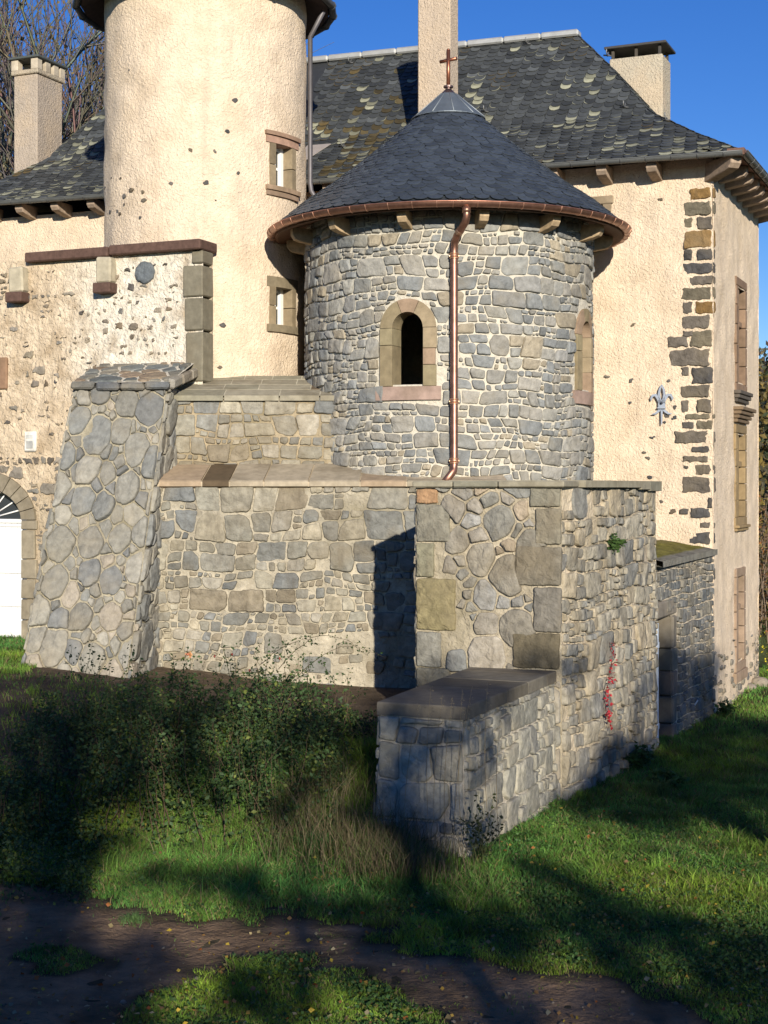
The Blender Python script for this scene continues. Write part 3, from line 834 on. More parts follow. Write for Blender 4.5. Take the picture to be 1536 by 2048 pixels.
    def face(F, lo, hi, wt, row, scal=1.0, zone=None):
        k = 0
        def FC(s_, t_, d_): t_ = min(t_, PL[-1]); return F(max(lo(t_) - .03, min(hi(t_) + .03, s_)), t_, d_)
        while k * row < PL[-1] - 0.05:
            t = k * row; a, b = lo(t), hi(t); s = a + (k % 2) * wt / 2
            while s < b + wt * .3:
                if zone is None or zone(s, t):
                    cols = slate_col(rr, 'old'); P = F(s, t); z = t / PL[-1]; g = lich(P, z)
                    pr = 1.1 * max(0, g + 0.26) * (1.25 - z)
                    moss = mn.noise(Vector((P[0] * .8 + 40, P[1] * .8, P[2] * .8)))
                    if rr.random() < pr:
                        kk = rr.uniform(.5, 1.1); cols[1] = (0.34 * kk, 0.335 * kk, 0.235 * kk)
                        cols.append(rr.random() < 0.35)
                    if 5.9 < s < 7.6 and F is Ff:
                        mm = math.exp(-((s - 6.9) / .55) ** 2) * sstep(z, 0.95, 0.2) * 1.0
                        if rr.random() < mm * .75: q_ = rr.uniform(.5, 1.3); cols = [(0.085 * q_, 0.066 * q_, 0.03 * q_), (0.17, 0.15, 0.07) if rr.random() < .4 else (0.09 * q_, 0.07 * q_, 0.03 * q_)]
                    elif moss > 0.33 and rr.random() < 0.5: cols[1] = (0.12, 0.085, 0.03)
                    if a - wt * .1 < s < b + wt * .1:
                        tile(mb, FC, s + rr.uniform(-.015, .015), t + rr.uniform(-.012, .012), wt * rr.uniform(.9, 1.12), row * 2.1, scal, rr, cols, rounding=rr.uniform(.5, .75), lift=0.030)
                s += wt
            k += 1
    face(Ff, hipR, hipL, 0.215, 0.118, 1.0, lambda s, t: s < 8.6 or s > 11.6)
    face(Fr, lambda t: prof(t)[0], lambda t: 4.8 - prof(t)[0], 0.27, 0.15)
    rf = mb.build('roof', M['slate'], T)
    rg = MB()
    pts = [Ff(p, PL[-1], 0.03) for p in np.linspace(3.1, 13.3, 14)]
    for a, b in zip(pts, pts[1:]):
        a, b = Vector(a), Vector(b); e = b - a
        box(rg, a + Vector((-BX * .13, -BY * .13, -0.09)), e * 0.995, (BX * .26, BY * .26, 0), (0, 0, 0.13), (0.45, 0.45, 0.43), 0, 0.03)
    rg.build('ridge_cap', M['zinc'], T)
    # hip slates
    # --- gutters
    g = MB(); gc = (0.16, 0.165, 0.16)
    def gutter(pts, outv):
        for sh, rad in ((0, 0.075), (1, 0.068)):
            vs = []; m = 9
            for P in pts:
                for k in range(m):
                    t = math.pi * k / (m - 1)
                    vs.append((P[0] + outv[0] * math.cos(t) * rad, P[1] + outv[1] * math.cos(t) * rad, P[2] - math.sin(t) * rad))
            fs = []
            for i in range(len(pts) - 1):
                for k in range(m - 1): fs.append([i * m + k, (i + 1) * m + k, (i + 1) * m + k + 1, i * m + k + 1])
            g.add(vs, fs, gc, 0, True)
        tube(g, [vadd(P, (outv[0], outv[1], 0), 0.075) for P in pts], 0.011, gc, 0, 6)
    gutter([W(p, -0.62, zof(p) + 0.0) for p in np.linspace(-0.62, 16.7, 30)], (-BX, -BY))
    gutter([W(-0.62, qq, zof(0)) for qq in np.linspace(-0.62, 5.4, 12)], (-AX, -AY))
    for p in np.arange(-0.3, 16.5, 0.45):
        pts = [vadd(W(p, -0.62, zof(p)), (-BX * math.cos(math.pi * k / 8), -BY * math.cos(math.pi * k / 8), -math.sin(math.pi * k / 8)), 0.08) for k in range(9)]
        tube(g, pts, 0.009, (0.10, 0.10, 0.10), 0, 5)
    for p in np.arange(0.1, 5.3, 0.45):
        pts = [vadd(W(-0.62, p, zof(0)), (-AX * math.cos(math.pi * k / 8), -AY * math.cos(math.pi * k / 8), -math.sin(math.pi * k / 8)), 0.08) for k in range(9)]
        tube(g, pts, 0.009, (0.10, 0.10, 0.10), 0, 5)
    g.build('gutter', M['zinc'], T)
    # --- soffit boards
    s_ = MB()
    def strip(f0, f1, col):
        vs = []
        for a, b in zip(f0, f1): vs += [a, b]
        s_.add(vs, [[2 * i, 2 * i + 1, 2 * i + 3, 2 * i + 2] for i in range(len(f0) - 1)], col, 0)
    ps = np.linspace(-0.55, 16.6, 20); wc = (0.16, 0.09, 0.065)
    strip([W(p, -0.55, zof(p) - 0.05) for p in ps], [W(p, 0.1, zof(p) + 0.12) for p in ps], wc)
    strip([W(p, -0.57, zof(p) + 0.03) for p in ps], [W(p, -0.55, zof(p) - 0.06) for p in ps], wc)
    qs = np.linspace(-0.55, 5.3, 8)
    strip([W(-0.55, a, zof(0) - 0.05) for a in qs], [W(0.1, a, zof(0) + 0.12) for a in qs], wc)
    strip([W(-0.57, a, zof(0) + 0.03) for a in qs], [W(-0.55, a, zof(0) - 0.06) for a in qs], wc)
    boxpq(s_, -.64, -.35, -.64, -.35, EZ - .07, EZ + .05, wc, 0, 0)
    s_.build('soffit', M['wood'], T)
    # wall plate band
    wp = MB(); boxpq(wp, -0.05, 16.15, -0.05, 0.1, 9.42, 9.62, (0.30, 0.20, 0.15), 0, 0.02)
    # --- corbels
    cc = (0.33, 0.25, 0.185)
    k = 0
    for p in np.arange(1.0, 15.9, 0.9):
        if 8.4 < p < 11.9: continue
        c = MB(); corbel(c, W(p, 0.05, 0), Vector((-BX, -BY, 0)), Vector((-AX, -AY, 0)), 0.19, 0.55, zof(p) - 0.04, 0.20, cc, rng)
        c.build('corbel', M['wood'], T)
    for a in np.arange(0.55, 4.9, 0.62):
        c = MB(); corbel(c, W(0.05, a, 0), Vector((-AX, -AY, 0)), Vector((BX, BY, 0)), 0.17, 0.55, zof(0) - 0.04, 0.20, cc, rng)
        c.build('corbel', M['wood'], T)
    c = MB(); dg = Vector((-AX - BX, -AY - BY, 0)).normalized(); corbel(c, W(0.08, 0.08, 0), dg, Vector((-dg.y, dg.x, 0)), 0.22, 0.80, zof(0) - 0.04, 0.24, cc, rng)
    c.build('corbel', M['wood'], T)
    # --- chimneys
    def chimney(p0, p1, q0, q1, z0, z1, col, band, posts, capc, over=0.07, ph=0.2, cm='render'):
        c = MB(); boxpq(c, p0, p1, q0, q1, z0, z1, col, 0, 0.02)
        if band: boxpq(c, p0 - .05, p1 + .05, q0 - .05, q1 + .05, z1 - 0.003, z1 + 0.10, (0.42, 0.36, 0.27), 0, 0.02); zt = z1 + 0.10
        else: zt = z1
        ch = c.build('chimney', M[cm], T)
        if posts:
            for (a, b) in posts:
                po = MB()
                pp, qq = p0 + (p1 - p0) * a, q0 + (q1 - q0) * b
                boxpq(po, pp - 0.06 * band - .03, pp + 0.06 * band + .03, qq - 0.06 * band - .03, qq + 0.06 * band + .03, zt - 0.003, zt + ph, (0.50, 0.43, 0.33) if band else (0.06, 0.055, 0.05), 0, 0.008)
                po.build('post', M['cut'], ch)
            ca = MB(); boxpq(ca, p0 - over, p1 + over, q0 - over, q1 + over, zt + ph - 0.002, zt + ph + 0.05, capc, 0, 0.01)
            ca.build('cap', M['slate'], ch)
        return ch
    chimney(15.12, 15.75, 1.0, 1.95, 10.3, 13.2, (0.42, 0.35, 0.28), 1, [(.08, .05), (.92, .05), (.08, .38), (.08, .70), (.08, .96), (.92, .96), (.92, .5)], (0.075, 0.085, 0.08), 0.10, 0.24)
    chimney(4.92, 5.58, -0.08, 0.36, 9.6, 13.36, (0.52, 0.42, 0.32), 0, None, None)
    chimney(1.72, 2.82, 3.6, 4.35, 10.0, 12.80, (0.48, 0.42, 0.32), 0, [(.06, .06), (.5, .06), (.94, .06), (.06, .94), (.5, .94), (.94, .94)], (0.055, 0.05, 0.045), 0.09, 0.19)
    # --- small upper window by the tower roof
    f = MB(); st = (0.30, 0.235, 0.16)
    boxpq(f, 1.84, 1.99, -0.035, 0.25, 8.70, 9.13, st, 0, 0.01); boxpq(f, 2.51, 2.66, -0.035, 0.25, 8.70, 9.13, st, 0, 0.01)
    boxpq(f, 1.80, 2.70, -0.04, 0.25, 9.133, 9.28, st, 0, 0.015); boxpq(f, 1.80, 2.70, -0.05, 0.25, 8.58, 8.697, st, 0, 0.015)
    wnd = f.build('window', M['cut'], T)
    gl = MB(); boxpq(gl, 1.98, 2.52, 0.18, 0.20, 8.69, 9.14, (0.02, 0.022, 0.025), 0, 0.0); gl.build('pane', M['glass'], wnd)
    # --- side windows with brown stone surrounds
    cols = [(0.24, 0.16, 0.105), (0.28, 0.20, 0.105), (0.30, 0.215, 0.15)]
    for kx, (a, b, z0, z1) in enumerate(sw):
        f = MB(); c0 = cols[kx]; e = 0.19
        def sb(q0, q1, zz0, zz1, p0=-0.03, p1=0.25, col=None, bev=0.01): boxpq(f, p0, p1, q0, q1, zz0, zz1, vary((col or c0), rng, .85, 1.15), 0, bev)
        zs = [z0 + (z1 - z0) * i / 5 for i in range(6)]
        for i in range(5):
            sb(a, a + e, zs[i] + .006, zs[i + 1] - .006); sb(b - e, b, zs[i] + .006, zs[i + 1] - .006)
        sb(a, b, z1 - 0.002, z1 + 0.16); sb(a - .03, b + .03, z0 - 0.16, z0 + 0.002)
        m = (a + b) / 2
        sb(m - .055, m + .055, z0 + .004, z1 - .004, 0.03, 0.2)
        sb(a + e, m - .057, z0 + (z1 - z0) * .60, z0 + (z1 - z0) * .60 + .11, 0.03, 0.2); sb(m + .057, b - e, z0 + (z1 - z0) * .60, z0 + (z1 - z0) * .60 + .11, 0.03, 0.2)
        if kx == 0:
            dk2 = (0.10, 0.085, 0.07)
            for j, o2 in enumerate((0.10, 0.07, 0.03)): sb(a - .12 + j * .03, b + .12 - j * .03, z0 - .21 - j * .075, z0 - .165 - j * .075 + .025, -0.03 - o2, 0.1, dk2)
        if kx == 1:
            for j, o2 in enumerate((0.16, 0.12, 0.08, 0.04)): sb(a - .16 + j * .03, b + .16 - j * .03, z1 + .42 - j * .075, z1 + .485 - j * .075, -0.03 - o2, 0.1, (0.17, 0.12, 0.075))
            for j, o2 in enumerate((0.07, 0.03)): sb(a - .04, b + .04, z0 - .20 - j * .06, z0 - .145 - j * .06, -0.03 - o2, 0.1)
        if kx == 2: sb(a - .12, b + .12, z0 - .36, z0 - .165, -0.05, 0.1)
        wo = f.build('window', M['cut'], T)
        gl = MB(); boxpq(gl, 0.16, 0.18, a + .05, b - .05, z0 + .01, z1 - .01, (0.03, 0.035, 0.04), 0, 0); gl.build('pane', M['glass'], wo)
    # --- fleur de lis wall anchor
    f = MB(); pc, zc = 0.905, 5.50
    def FP(x, z, d=0.0): P = W(pc - x, -0.05 - d, zc + z); return P   # x to the right
    def blade(pts, r0s, r1s=None, th=0.018):
        L = len(pts); vs = []
        for d in (0.0, th):
            for i, (x, z) in enumerate(pts):
                a = pts[max(0, i - 1)]; b = pts[min(L - 1, i + 1)]; dx, dz = b[0] - a[0], b[1] - a[1]; l = math.hypot(dx, dz)
                nx, nz = -dz / l, dx / l; r = r0s[i]
                vs.append(FP(x + nx * r, z + nz * r, d)); vs.append(FP(x - nx * r, z - nz * r, d))
        n2 = 2 * L; fs = []
        for i in range(L - 1):
            fs += [[2 * i, 2 * i + 1, 2 * i + 3, 2 * i + 2][::-1], [n2 + 2 * i, n2 + 2 * i + 1, n2 + 2 * i + 3, n2 + 2 * i + 2], [2 * i, 2 * i + 2, n2 + 2 * i + 2, n2 + 2 * i], [2 * i + 1, 2 * i + 3, n2 + 2 * i + 3, n2 + 2 * i + 1][::-1]]
        fs += [[0, 1, n2 + 1, n2], [2 * L - 2, 2 * L - 1, n2 + 2 * L - 1, n2 + 2 * L - 2]]
        f.add(vs, fs, (0.36, 0.40, 0.47), 0)
    for sg in (-1, 1):
        blade([(0.0 * sg, 0.33), (0.035 * sg, 0.25), (0.05 * sg, 0.16), (0.035 * sg, 0.08), (0.01 * sg, 0.02)], [0.008, 0.018, 0.02, 0.018, 0.015])
        blade([(0.03 * sg, 0.0), (0.06 * sg, 0.08), (0.11 * sg, 0.15), (0.165 * sg, 0.14), (0.19 * sg, 0.09), (0.19 * sg, 0.05)], [0.024, 0.026, 0.026, 0.022, 0.016, 0.006])
        blade([(0.02 * sg, -0.10), (0.07 * sg, -0.15), (0.12 * sg, -0.185), (0.18 * sg, -0.19)], [0.022, 0.02, 0.016, 0.004])
    blade([(0, 0.06), (0, -0.02), (0, -0.12)], [0.06, 0.065, 0.05]); blade([(0, -0.10), (0, -0.25), (0, -0.38)], [0.018, 0.014, 0.008])
    boxpq(f, pc - .075, pc + .075, -0.085, -0.05, zc - .095, zc - .065, (0.40, 0.44, 0.50), 0, 0.004)
    tube(f, [FP(0, 0.0, 0.01), FP(0, 0, 0.05)], 0.022, (0.04, 0.04, 0.05), 0, 10)
    tag(f.build('wall_anchor', M['iron'], T), 'pale blue fleur-de-lis wall anchor', None)
    # --- snow hooks on the roof and hip
    for (s, t) in ((4.15, PL[-1] - .22), (8.05, PL[-1] - .25), (4.65, 2.25), (1.85, 2.05), (7.45, 1.4), (2.40, PL[-1] - .85), (0.98, 1.45)):
        h = MB(); P0 = Ff(s, t, 0.03); P1 = Ff(s, t, 0.14); P2 = Ff(s, t + .12, 0.03)
        tube(h, [P2, P0, P1, vadd(P1, (0, 0, .05))], 0.012, (0.25, 0.25, 0.24), 0, 5)
        tube(h, [vadd(P0, AV, -.08), vadd(vadd(P0, AV, .08), (0, 0, .03))], 0.016, (0.07, 0.07, 0.07), 0, 5)
        h.build('roof_hook', M['iron'], T)
    # flashing beside the stair turret
    fl = MB(); A_, B1, C_ = Ff(8.28, 1.55, .05), Ff(7.75, 1.55, .05), Ff(8.28, 0.35, .05)
    fl.add([A_, B1, Ff(8.05, .95, .055), C_, Ff(8.28, 1.55, .035), Ff(7.75, 1.55, .035), Ff(8.05, .95, .035), Ff(8.28, .35, .035)], [[0, 3, 2, 1], [4, 5, 6, 7], [0, 1, 5, 4], [1, 2, 6, 5], [2, 3, 7, 6]], (0.50, 0.44, 0.40), 0)
    fl.build('flashing', M['zinc'], T)
build_manor()

# ================================================================== ROUND STAIR TURRET
def build_turret():
    rng = random.Random(31)
    cx, cy = -3.276, 27.6; r = 1.84; K = 0.9067
    Z = lambda z: 4 + (z - 4) * K
    T = thing('stair_turret', 'tall round cream rendered turret with two small white framed windows', 'tower', (cx, cy, 1.0))
    mp = cyl_map(cx, cy, r, 0.8); half = math.pi * r
    ca = R(55)
    wins = [(Z(9.84), Z(10.67)), (Z(7.16), Z(7.89))]
    hw = 0.225
    def hole(s, t):
        z = t + 0.8
        return any(abs(s - ca * r) < hw + .05 and a - .04 < z < b + .04 for a, b in wins)
    mb = MB(); grid(mb, mp, -half, half, 0, Z(13.88) - .8, 0.09, CREAM, 0, hole, amp=0.035, freq=2.5, big=True)
    for _ in range(46):
        s = rng.uniform(-2.6, 2.6); t = Z(rng.choice([rng.uniform(6, 10.4), rng.uniform(9.4, 10.4), rng.uniform(9, 10.5), rng.uniform(6, 13.4)])) - .8
        if abs(s - ca * r) < .7: continue
        a = rng.uniform(.02, .055); poly = [(s + a * rng.uniform(.6, 1.4) * math.cos(k * math.pi / 3), t + a * rng.uniform(.5, 1.2) * math.sin(k * math.pi / 3)) for k in range(6)]
        stone(mb, mp, poly, 0.012, rng.choice(PAL_DARK), rng, 1, wob=0.02, flat=True)
    boxpq(mb, 8.35, 9.75, -1.2, 0.1, .8, Z(13.6), CREAM, 0, 0)
    mb.build('wall', [M['render'], M['stonew']], T)
    def curved(mb_, s0, s1, t0, t1, d0, d1, col, n=8):
        vs = []
        for j in range(n + 1):
            s = s0 + (s1 - s0) * j / n; vs += [mp(s, t0, d0), mp(s, t0, d1), mp(s, t1, d1), mp(s, t1, d0)]
        fs = []
        for j in range(n):
            for k in range(4): fs.append([j * 4 + k, j * 4 + 4 + k, j * 4 + 4 + (k + 1) % 4, j * 4 + (k + 1) % 4])
        fs += [[0, 1, 2, 3], [n * 4 + 3, n * 4 + 2, n * 4 + 1, n * 4]]
        mb_.add(vs, fs, col, 0)
    s0 = ca * r
    for i, (a, b) in enumerate(wins):
        a -= 0.8; b -= 0.8; f = MB()
        c = (0.22, 0.18, 0.12) if i else (0.25, 0.18, 0.135); c2 = (0.23, 0.18, 0.115)
        for sg in (-1, 1):
            e0, e1 = sorted((s0 + sg * hw, s0 + sg * (hw + .135)))
            curved(f, e0, e1, a, (a + b) / 2 - .008, -0.30, 0.02, vary(c2, rng, .8, 1.2), 3)
            curved(f, e0, e1, (a + b) / 2 + .008, b, -0.30, 0.02, vary(c2, rng, .8, 1.2), 3)
        if i == 0:
            curved(f, s0 - .45, s0 + .45, b, b + .13, -0.3, 0.03, (0.40, 0.25, 0.18)); curved(f, s0 - .47, s0 + .47, b + .13, b + .20, -0.1, 0.07, (0.34, 0.22, 0.15))
            curved(f, s0 - .46, s0 + .46, a - .08, a, -0.3, 0.07, (0.34, 0.24, 0.16)); curved(f, s0 - .44, s0 + .44, a - .17, a - .08, -0.1, 0.035, (0.30, 0.21, 0.15))
        else:
            curved(f, s0 - .43, s0 + .43, b, b + .18, -0.3, 0.02, c); curved(f, s0 - .41, s0 + .43, a - .13, a, -0.3, 0.045, c)
        wo = f.build('window', M['cut'], T)
        g = MB()
        curved(g, s0 - hw, s0 - hw + .05, a, b, -.27, -.22, (.8, .79, .76), 2); curved(g, s0 + hw - .09, s0 + hw, a, b, -.24, -.17, (.8, .79, .76), 2)
        curved(g, s0 - .025, s0 + .025, a, b, -.265, -.21, (.8, .79, .76), 2)
        for t in (a, (a + b) / 2 - .02, b - .05): curved(g, s0 - hw, s0 + hw, t, t + .045, -.265, -.225, (.8, .79, .76), 3)
        g.build('sash', M['paint'], wo)
        g = MB(); curved(g, s0 - hw, s0 + hw, a, b, -.255, -.25, (0.035, 0.04, 0.045), 3); g.build('pane', M['glass'], wo)
    # conical roof, its eaves just inside the top of the photo
    n = 24; rf = MB(); pr = [(2.26, Z(13.66)), (2.31, Z(13.74)), (1.9, Z(14.2)), (1.1, Z(15.8)), (0.05, Z(18.2))]
    vs = [(cx + math.sin(2 * math.pi * (i + .5) / n) * a, cy - math.cos(2 * math.pi * (i + .5) / n) * a, z) for a, z in pr for i in range(n)]
    rf.add(vs, [[j * n + i, j * n + (i + 1) % n, (j + 1) * n + (i + 1) % n, (j + 1) * n + i] for j in range(len(pr) - 1) for i in range(n)], (0.05, 0.055, 0.06), 0)
    rf.build('roof', M['slate'], T)
    sf = MB(); vs = [(cx + math.sin(2 * math.pi * (i + .5) / n) * a, cy - math.cos(2 * math.pi * (i + .5) / n) * a, z) for a, z in ((1.77, Z(13.86)), (2.26, Z(13.65))) for i in range(n)]
    sf.add(vs, [[i, (i + 1) % n, n + (i + 1) % n, n + i] for i in range(n)], (0.07, 0.05, 0.045), 0)
    sf.build('soffit', M['wood'], T)
    g = MB(); tube(g, [(cx + math.sin(2 * math.pi * (i + .5) / n) * 2.35, cy - math.cos(2 * math.pi * (i + .5) / n) * 2.35, Z(13.67)) for i in range(n + 1)], 0.065, (0.10, 0.105, 0.11), 0, 8, False)
    for i in range(0, n, 1):
        a = 2 * math.pi * (i + .5) / n; c = Vector((cx + math.sin(a) * 2.35, cy - math.cos(a) * 2.35, Z(13.67))); td = Vector((math.cos(a), math.sin(a), 0))
        tube(g, [c - td * .02, c + td * .02], 0.08, (0.10, 0.105, 0.11), 0, 8)
    g.build('gutter', M['zinc'], T)
    d = MB(); a = R(86); X, Y = cx + math.sin(a) * (r + .09), cy - math.cos(a) * (r + .09)
    tube(d, [(X + .25, Y - .3, Z(13.5)), (X, Y, Z(13.1)), (X, Y, Z(10.15)), (X + .02, Y - .02, Z(9.98)), (X + .26, Y - .1, Z(9.55))], 0.045, (0.13, 0.12, 0.125), 0, 10)
    d.build('downpipe', M['zinc'], T)
build_turret()

# ================================================================== GATEWAY WALL (left)
def build_gatewall():
    rng = random.Random(41)
    q0 = -4.5
    PP = lambda p: 7.515 + (p - 9.06) * 0.891
    Z = lambda z: 4 + (z - 4) * 0.891
    T = thing('gateway_wall', 'tall cream wall with dark stones, brown coping and an arched white gate', 'wall', W(10.0, q0, 1.2))
    P0, P1 = 16.5, PP(9.06) + .19; Ln = P0 - P1; zb = 0.8
    mp = plane_map(W(P0, q0, zb), (-AX, -AY, 0), (-BX, -BY, 0))
    S = lambda p: P0 - p
    # gate opening: centre p=14.47 half width 1.05, spring z=3.35, rise .67
    gc, gw, gs, gr = S(PP(14.47)), 0.935, Z(3.35) - zb, 0.60
    def gate_in(s, t, m=0.0):
        if t < gs: return abs(s - gc) < gw + m
        return ((s - gc) / (gw + m)) ** 2 + ((t - gs) / (gr + m)) ** 2 < 1
    def cf(s, t):
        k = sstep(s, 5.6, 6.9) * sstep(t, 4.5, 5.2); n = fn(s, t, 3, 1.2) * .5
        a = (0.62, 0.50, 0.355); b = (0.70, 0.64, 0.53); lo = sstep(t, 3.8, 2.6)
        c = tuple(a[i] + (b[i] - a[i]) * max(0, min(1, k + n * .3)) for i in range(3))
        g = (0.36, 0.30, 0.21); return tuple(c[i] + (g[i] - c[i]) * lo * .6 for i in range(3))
    mb = MB(); H = Z(8.55) - zb
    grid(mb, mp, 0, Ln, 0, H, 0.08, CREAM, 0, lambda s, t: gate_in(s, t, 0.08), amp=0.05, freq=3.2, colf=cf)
    boxpq(mb, P1, PP(12.9), q0 + .30, q0 + .32, zb, Z(8.45), (0.5, 0.42, 0.3), 0, 0)
    boxpq(mb, PP(12.9), P0, q0 + .03, q0 + .45, 3.9, Z(8.43), (0.5, 0.42, 0.3), 0, 0)
    shapes = [rect_shape(S(P1 + .46), 4.5, Ln + 1, H + 1), (lambda s, t: gate_in(s, t, .36), lambda s, t: (s, t)), rect_shape(S(PP(13.36)), Z(4.68) - zb, S(PP(13.04)), Z(5.15) - zb, .03)]
    cl = rubble(Ln, H - .2, (.14, .34), (.16, .46), .03, rng)
    for poly, r in cl:
        cs = sum(p[0] for p in poly) / len(poly); ct = sum(p[1] for p in poly) / len(poly)
        if any(i(cs, ct) for i, _ in shapes): continue
        pr = 0.36
        if ct < 3.9: pr = 0.85
        if cs < S(PP(13.3)) and ct > 6.5: pr = 0.95
        if 3.7 < ct < 5.6: pr = 0.30
        if cs > 6.9 and ct > 4.8: pr = 0.5
        if rng.random() > pr: continue
        full = ct < 3.9 or (cs < S(PP(13.3)) and ct > 6.5)
        f1, f2 = (rng.uniform(.7, .95), rng.uniform(.65, .9)) if full else (rng.uniform(.28, .8), rng.uniform(.25, .75))
        c = rng.choice(PAL_DARK + PAL_OLD); k = rng.random() * (.3 if full else .45); c = tuple(x * (1 - k) + y * k for x, y in zip(c, (.42, .32, .21)))
        stone(mb, mp, [((x - cs) * f1 + cs + rng.gauss(0, .008), (y - ct) * f2 + ct + rng.gauss(0, .008)) for x, y in poly], 0.022, c, rng, 1, wob=0.045, flat=True)
    # the big round basalt
    sb, tb = S(0) * 0, 0
    k = (291 - 768) / 3000.0; pb = (CX + BX * q0 - k * (CY + BY * q0)) / (-AX + k * AY)
    tb = CZ + (975 - 545) / 3000 * (CY + BY * q0 + AY * pb) - zb
    stone(mb, mp, [(S(pb) + .20 * math.cos(a * math.pi / 5), tb + .20 * math.sin(a * math.pi / 5)) for a in range(10)], 0.05, (0.13, 0.145, 0.155), rng, 1, wob=0.02, flat=True)
    mb.build('wall', [M['mortarg'], M['stonew']], T)
    # quoins at the right end
    q = MB()
    for z0, z1, wd in ((7.62, 8.22, .47), (6.98, 7.60, .43), (6.0, 6.95, .40), (8.24, 8.5, .26)):
        boxpq(q, P1 - .015, P1 + wd * .78, q0 - .04, q0 + .34, Z(z0) + .008, Z(z1) - .008, vary((0.185, 0.165, 0.12), rng, .85, 1.1), 0, 0.02, 0.006, rng)
    q.build('quoins', M['cut'], T)
    # coping: two brown lengths
    c = MB(); cb = (0.105, 0.062, 0.048)
    boxpq(c, P1 - .03, PP(11.27), q0 - .15, q0 + .45, Z(8.50), Z(8.69), cb, 0, 0.02); boxpq(c, PP(11.30), PP(13.25), q0 - .15, q0 + .45, Z(8.48), Z(8.67), cb, 0, 0.02)
    c.build('coping', M['wood'], T)
    # supporting stubs under the coping
    for pp, zt in ((PP(11.38), Z(8.475)), (PP(13.45), Z(8.40))):
        s = MB(); boxpq(s, pp - .155, pp + .155, q0 - .18, q0 + .1, zt - .45, zt - .004, (0.42, 0.37, 0.27), 0, 0.03, 0.01, rng)
        st = s.build('stub', M['cut'], T)
        s = MB(); boxpq(s, pp - .175, pp + .175, q0 - .24, q0 + .1, zt - .63, zt - .453, cb, 0, 0.015); s.build('stub_foot', M['wood'], T)
    # brown block at the left edge
    s = MB(); boxpq(s, PP(13.77), PP(14.5), q0 - .05, q0 + .2, Z(5.98), Z(6.62), (0.26, 0.16, 0.10), 0, 0.02); s.build('window_jamb', M['cut'], T)
    # plaque
    s = MB(); boxpq(s, PP(13.06), PP(13.34), q0 - .05, q0 + .1, Z(4.72), Z(5.12), (0.70, 0.67, 0.60), 0, 0.02, .006, rng)
    boxpq(s, PP(13.12), PP(13.28), q0 - .06, q0 - .045, Z(4.78), Z(4.93), (0.40, 0.40, 0.38), 0, 0.004); boxpq(s, PP(13.11), PP(13.29), q0 - .057, q0 - .045, Z(4.98), Z(5.05), (0.50, 0.50, 0.47), 0, 0.004)
    s.build('plaque', M['cut'], T)
    # arch and jambs
    a_ = MB(); arc = (0.27, 0.23, 0.165)
    N = 13
    for i in range(N):
        t0, t1 = math.pi * i / N + .01, math.pi * (i + 1) / N - .01
        vs = []
        for d in (-0.35, 0.045):
            for (t, rr) in ((t0, 0), ((t0 + t1) / 2, 0), (t1, 0), (t1, .30), ((t0 + t1) / 2, .30), (t0, .30)):
                vs.append(mp(gc + math.cos(t) * (gw + rr), gs + math.sin(t) * (gr + rr), d))
        fs = [[5, 4, 3, 2, 1, 0], [6, 7, 8, 9, 10, 11]] + [[j, (j + 1) % 6, 6 + (j + 1) % 6, 6 + j] for j in range(6)]
        k = rng.uniform(.85, 1.15); a_.add(vs, fs, tuple(x * k for x in arc), 0)
    for sg in (-1, 1):
        z = 0.0
        while z < gs - .01:
            h = min(gs - z, rng.uniform(.35, .55)); e = rng.uniform(.28, .40)
            s0, s1 = sorted((gc + sg * gw, gc + sg * (gw + e)))
            O = mp(s0, z + .008, -.35); box(a_, O, (-AX * (s1 - s0), -AY * (s1 - s0), 0), (-BX * .395, -BY * .395, 0), (0, 0, h - .016), vary(arc, rng, .85, 1.1), 0, 0.015, .004, rng)
            z += h
    a_.build('arch', M['cut'], T)
    # gate with boards, fanlight
    g = MB(); wc = (0.78, 0.77, 0.74)
    nb = 14
    for i in range(nb):
        s0 = gc - gw + 2 * gw * i / nb; O = mp(s0 + .004, 0.42, -.24)
        box(g, O, (-AX * (2 * gw / nb - .008), -AY * (2 * gw / nb - .008), 0), (-BX * .03, -BY * .03, 0), (0, 0, gs - .48), wc, 0, .004)
    for t in (0.50, 1.05, 1.65, gs - .13):
        box(g, mp(gc - gw, t, -.205), (-AX * 2 * gw, -AY * 2 * gw, 0), (-BX * .02, -BY * .02, 0), (0, 0, .05), (0.74, .73, .70), 0, .004)
    gt = g.build('gate', M['paint'], T)
    tr = MB(); box(tr, mp(gc - gw, gs - .06, -.24), (-AX * 2 * gw, -AY * 2 * gw, 0), (-BX * .07, -BY * .07, 0), (0, 0, .07), wc, 0, .005)
    for k in range(1, 9):
        t = math.pi * k / 9; tube(tr, [mp(gc, gs, -.2), mp(gc + math.cos(t) * gw * .98, gs + math.sin(t) * gr * .98, -.2)], 0.014, wc, 0, 5)
    tr.build('fanlight_bars', M['paint'], gt)
    gl = MB(); vs = [mp(gc, gs, -.22)] + [mp(gc + math.cos(math.pi * k / 20) * gw, gs + math.sin(math.pi * k / 20) * gr, -.22) for k in range(21)]
    gl.add(vs, [[0, k, k + 1] for k in range(1, 21)], (0.04, 0.045, 0.05), 0); gl.build('fanlight_pane', M['glass'], gt)
build_gatewall()

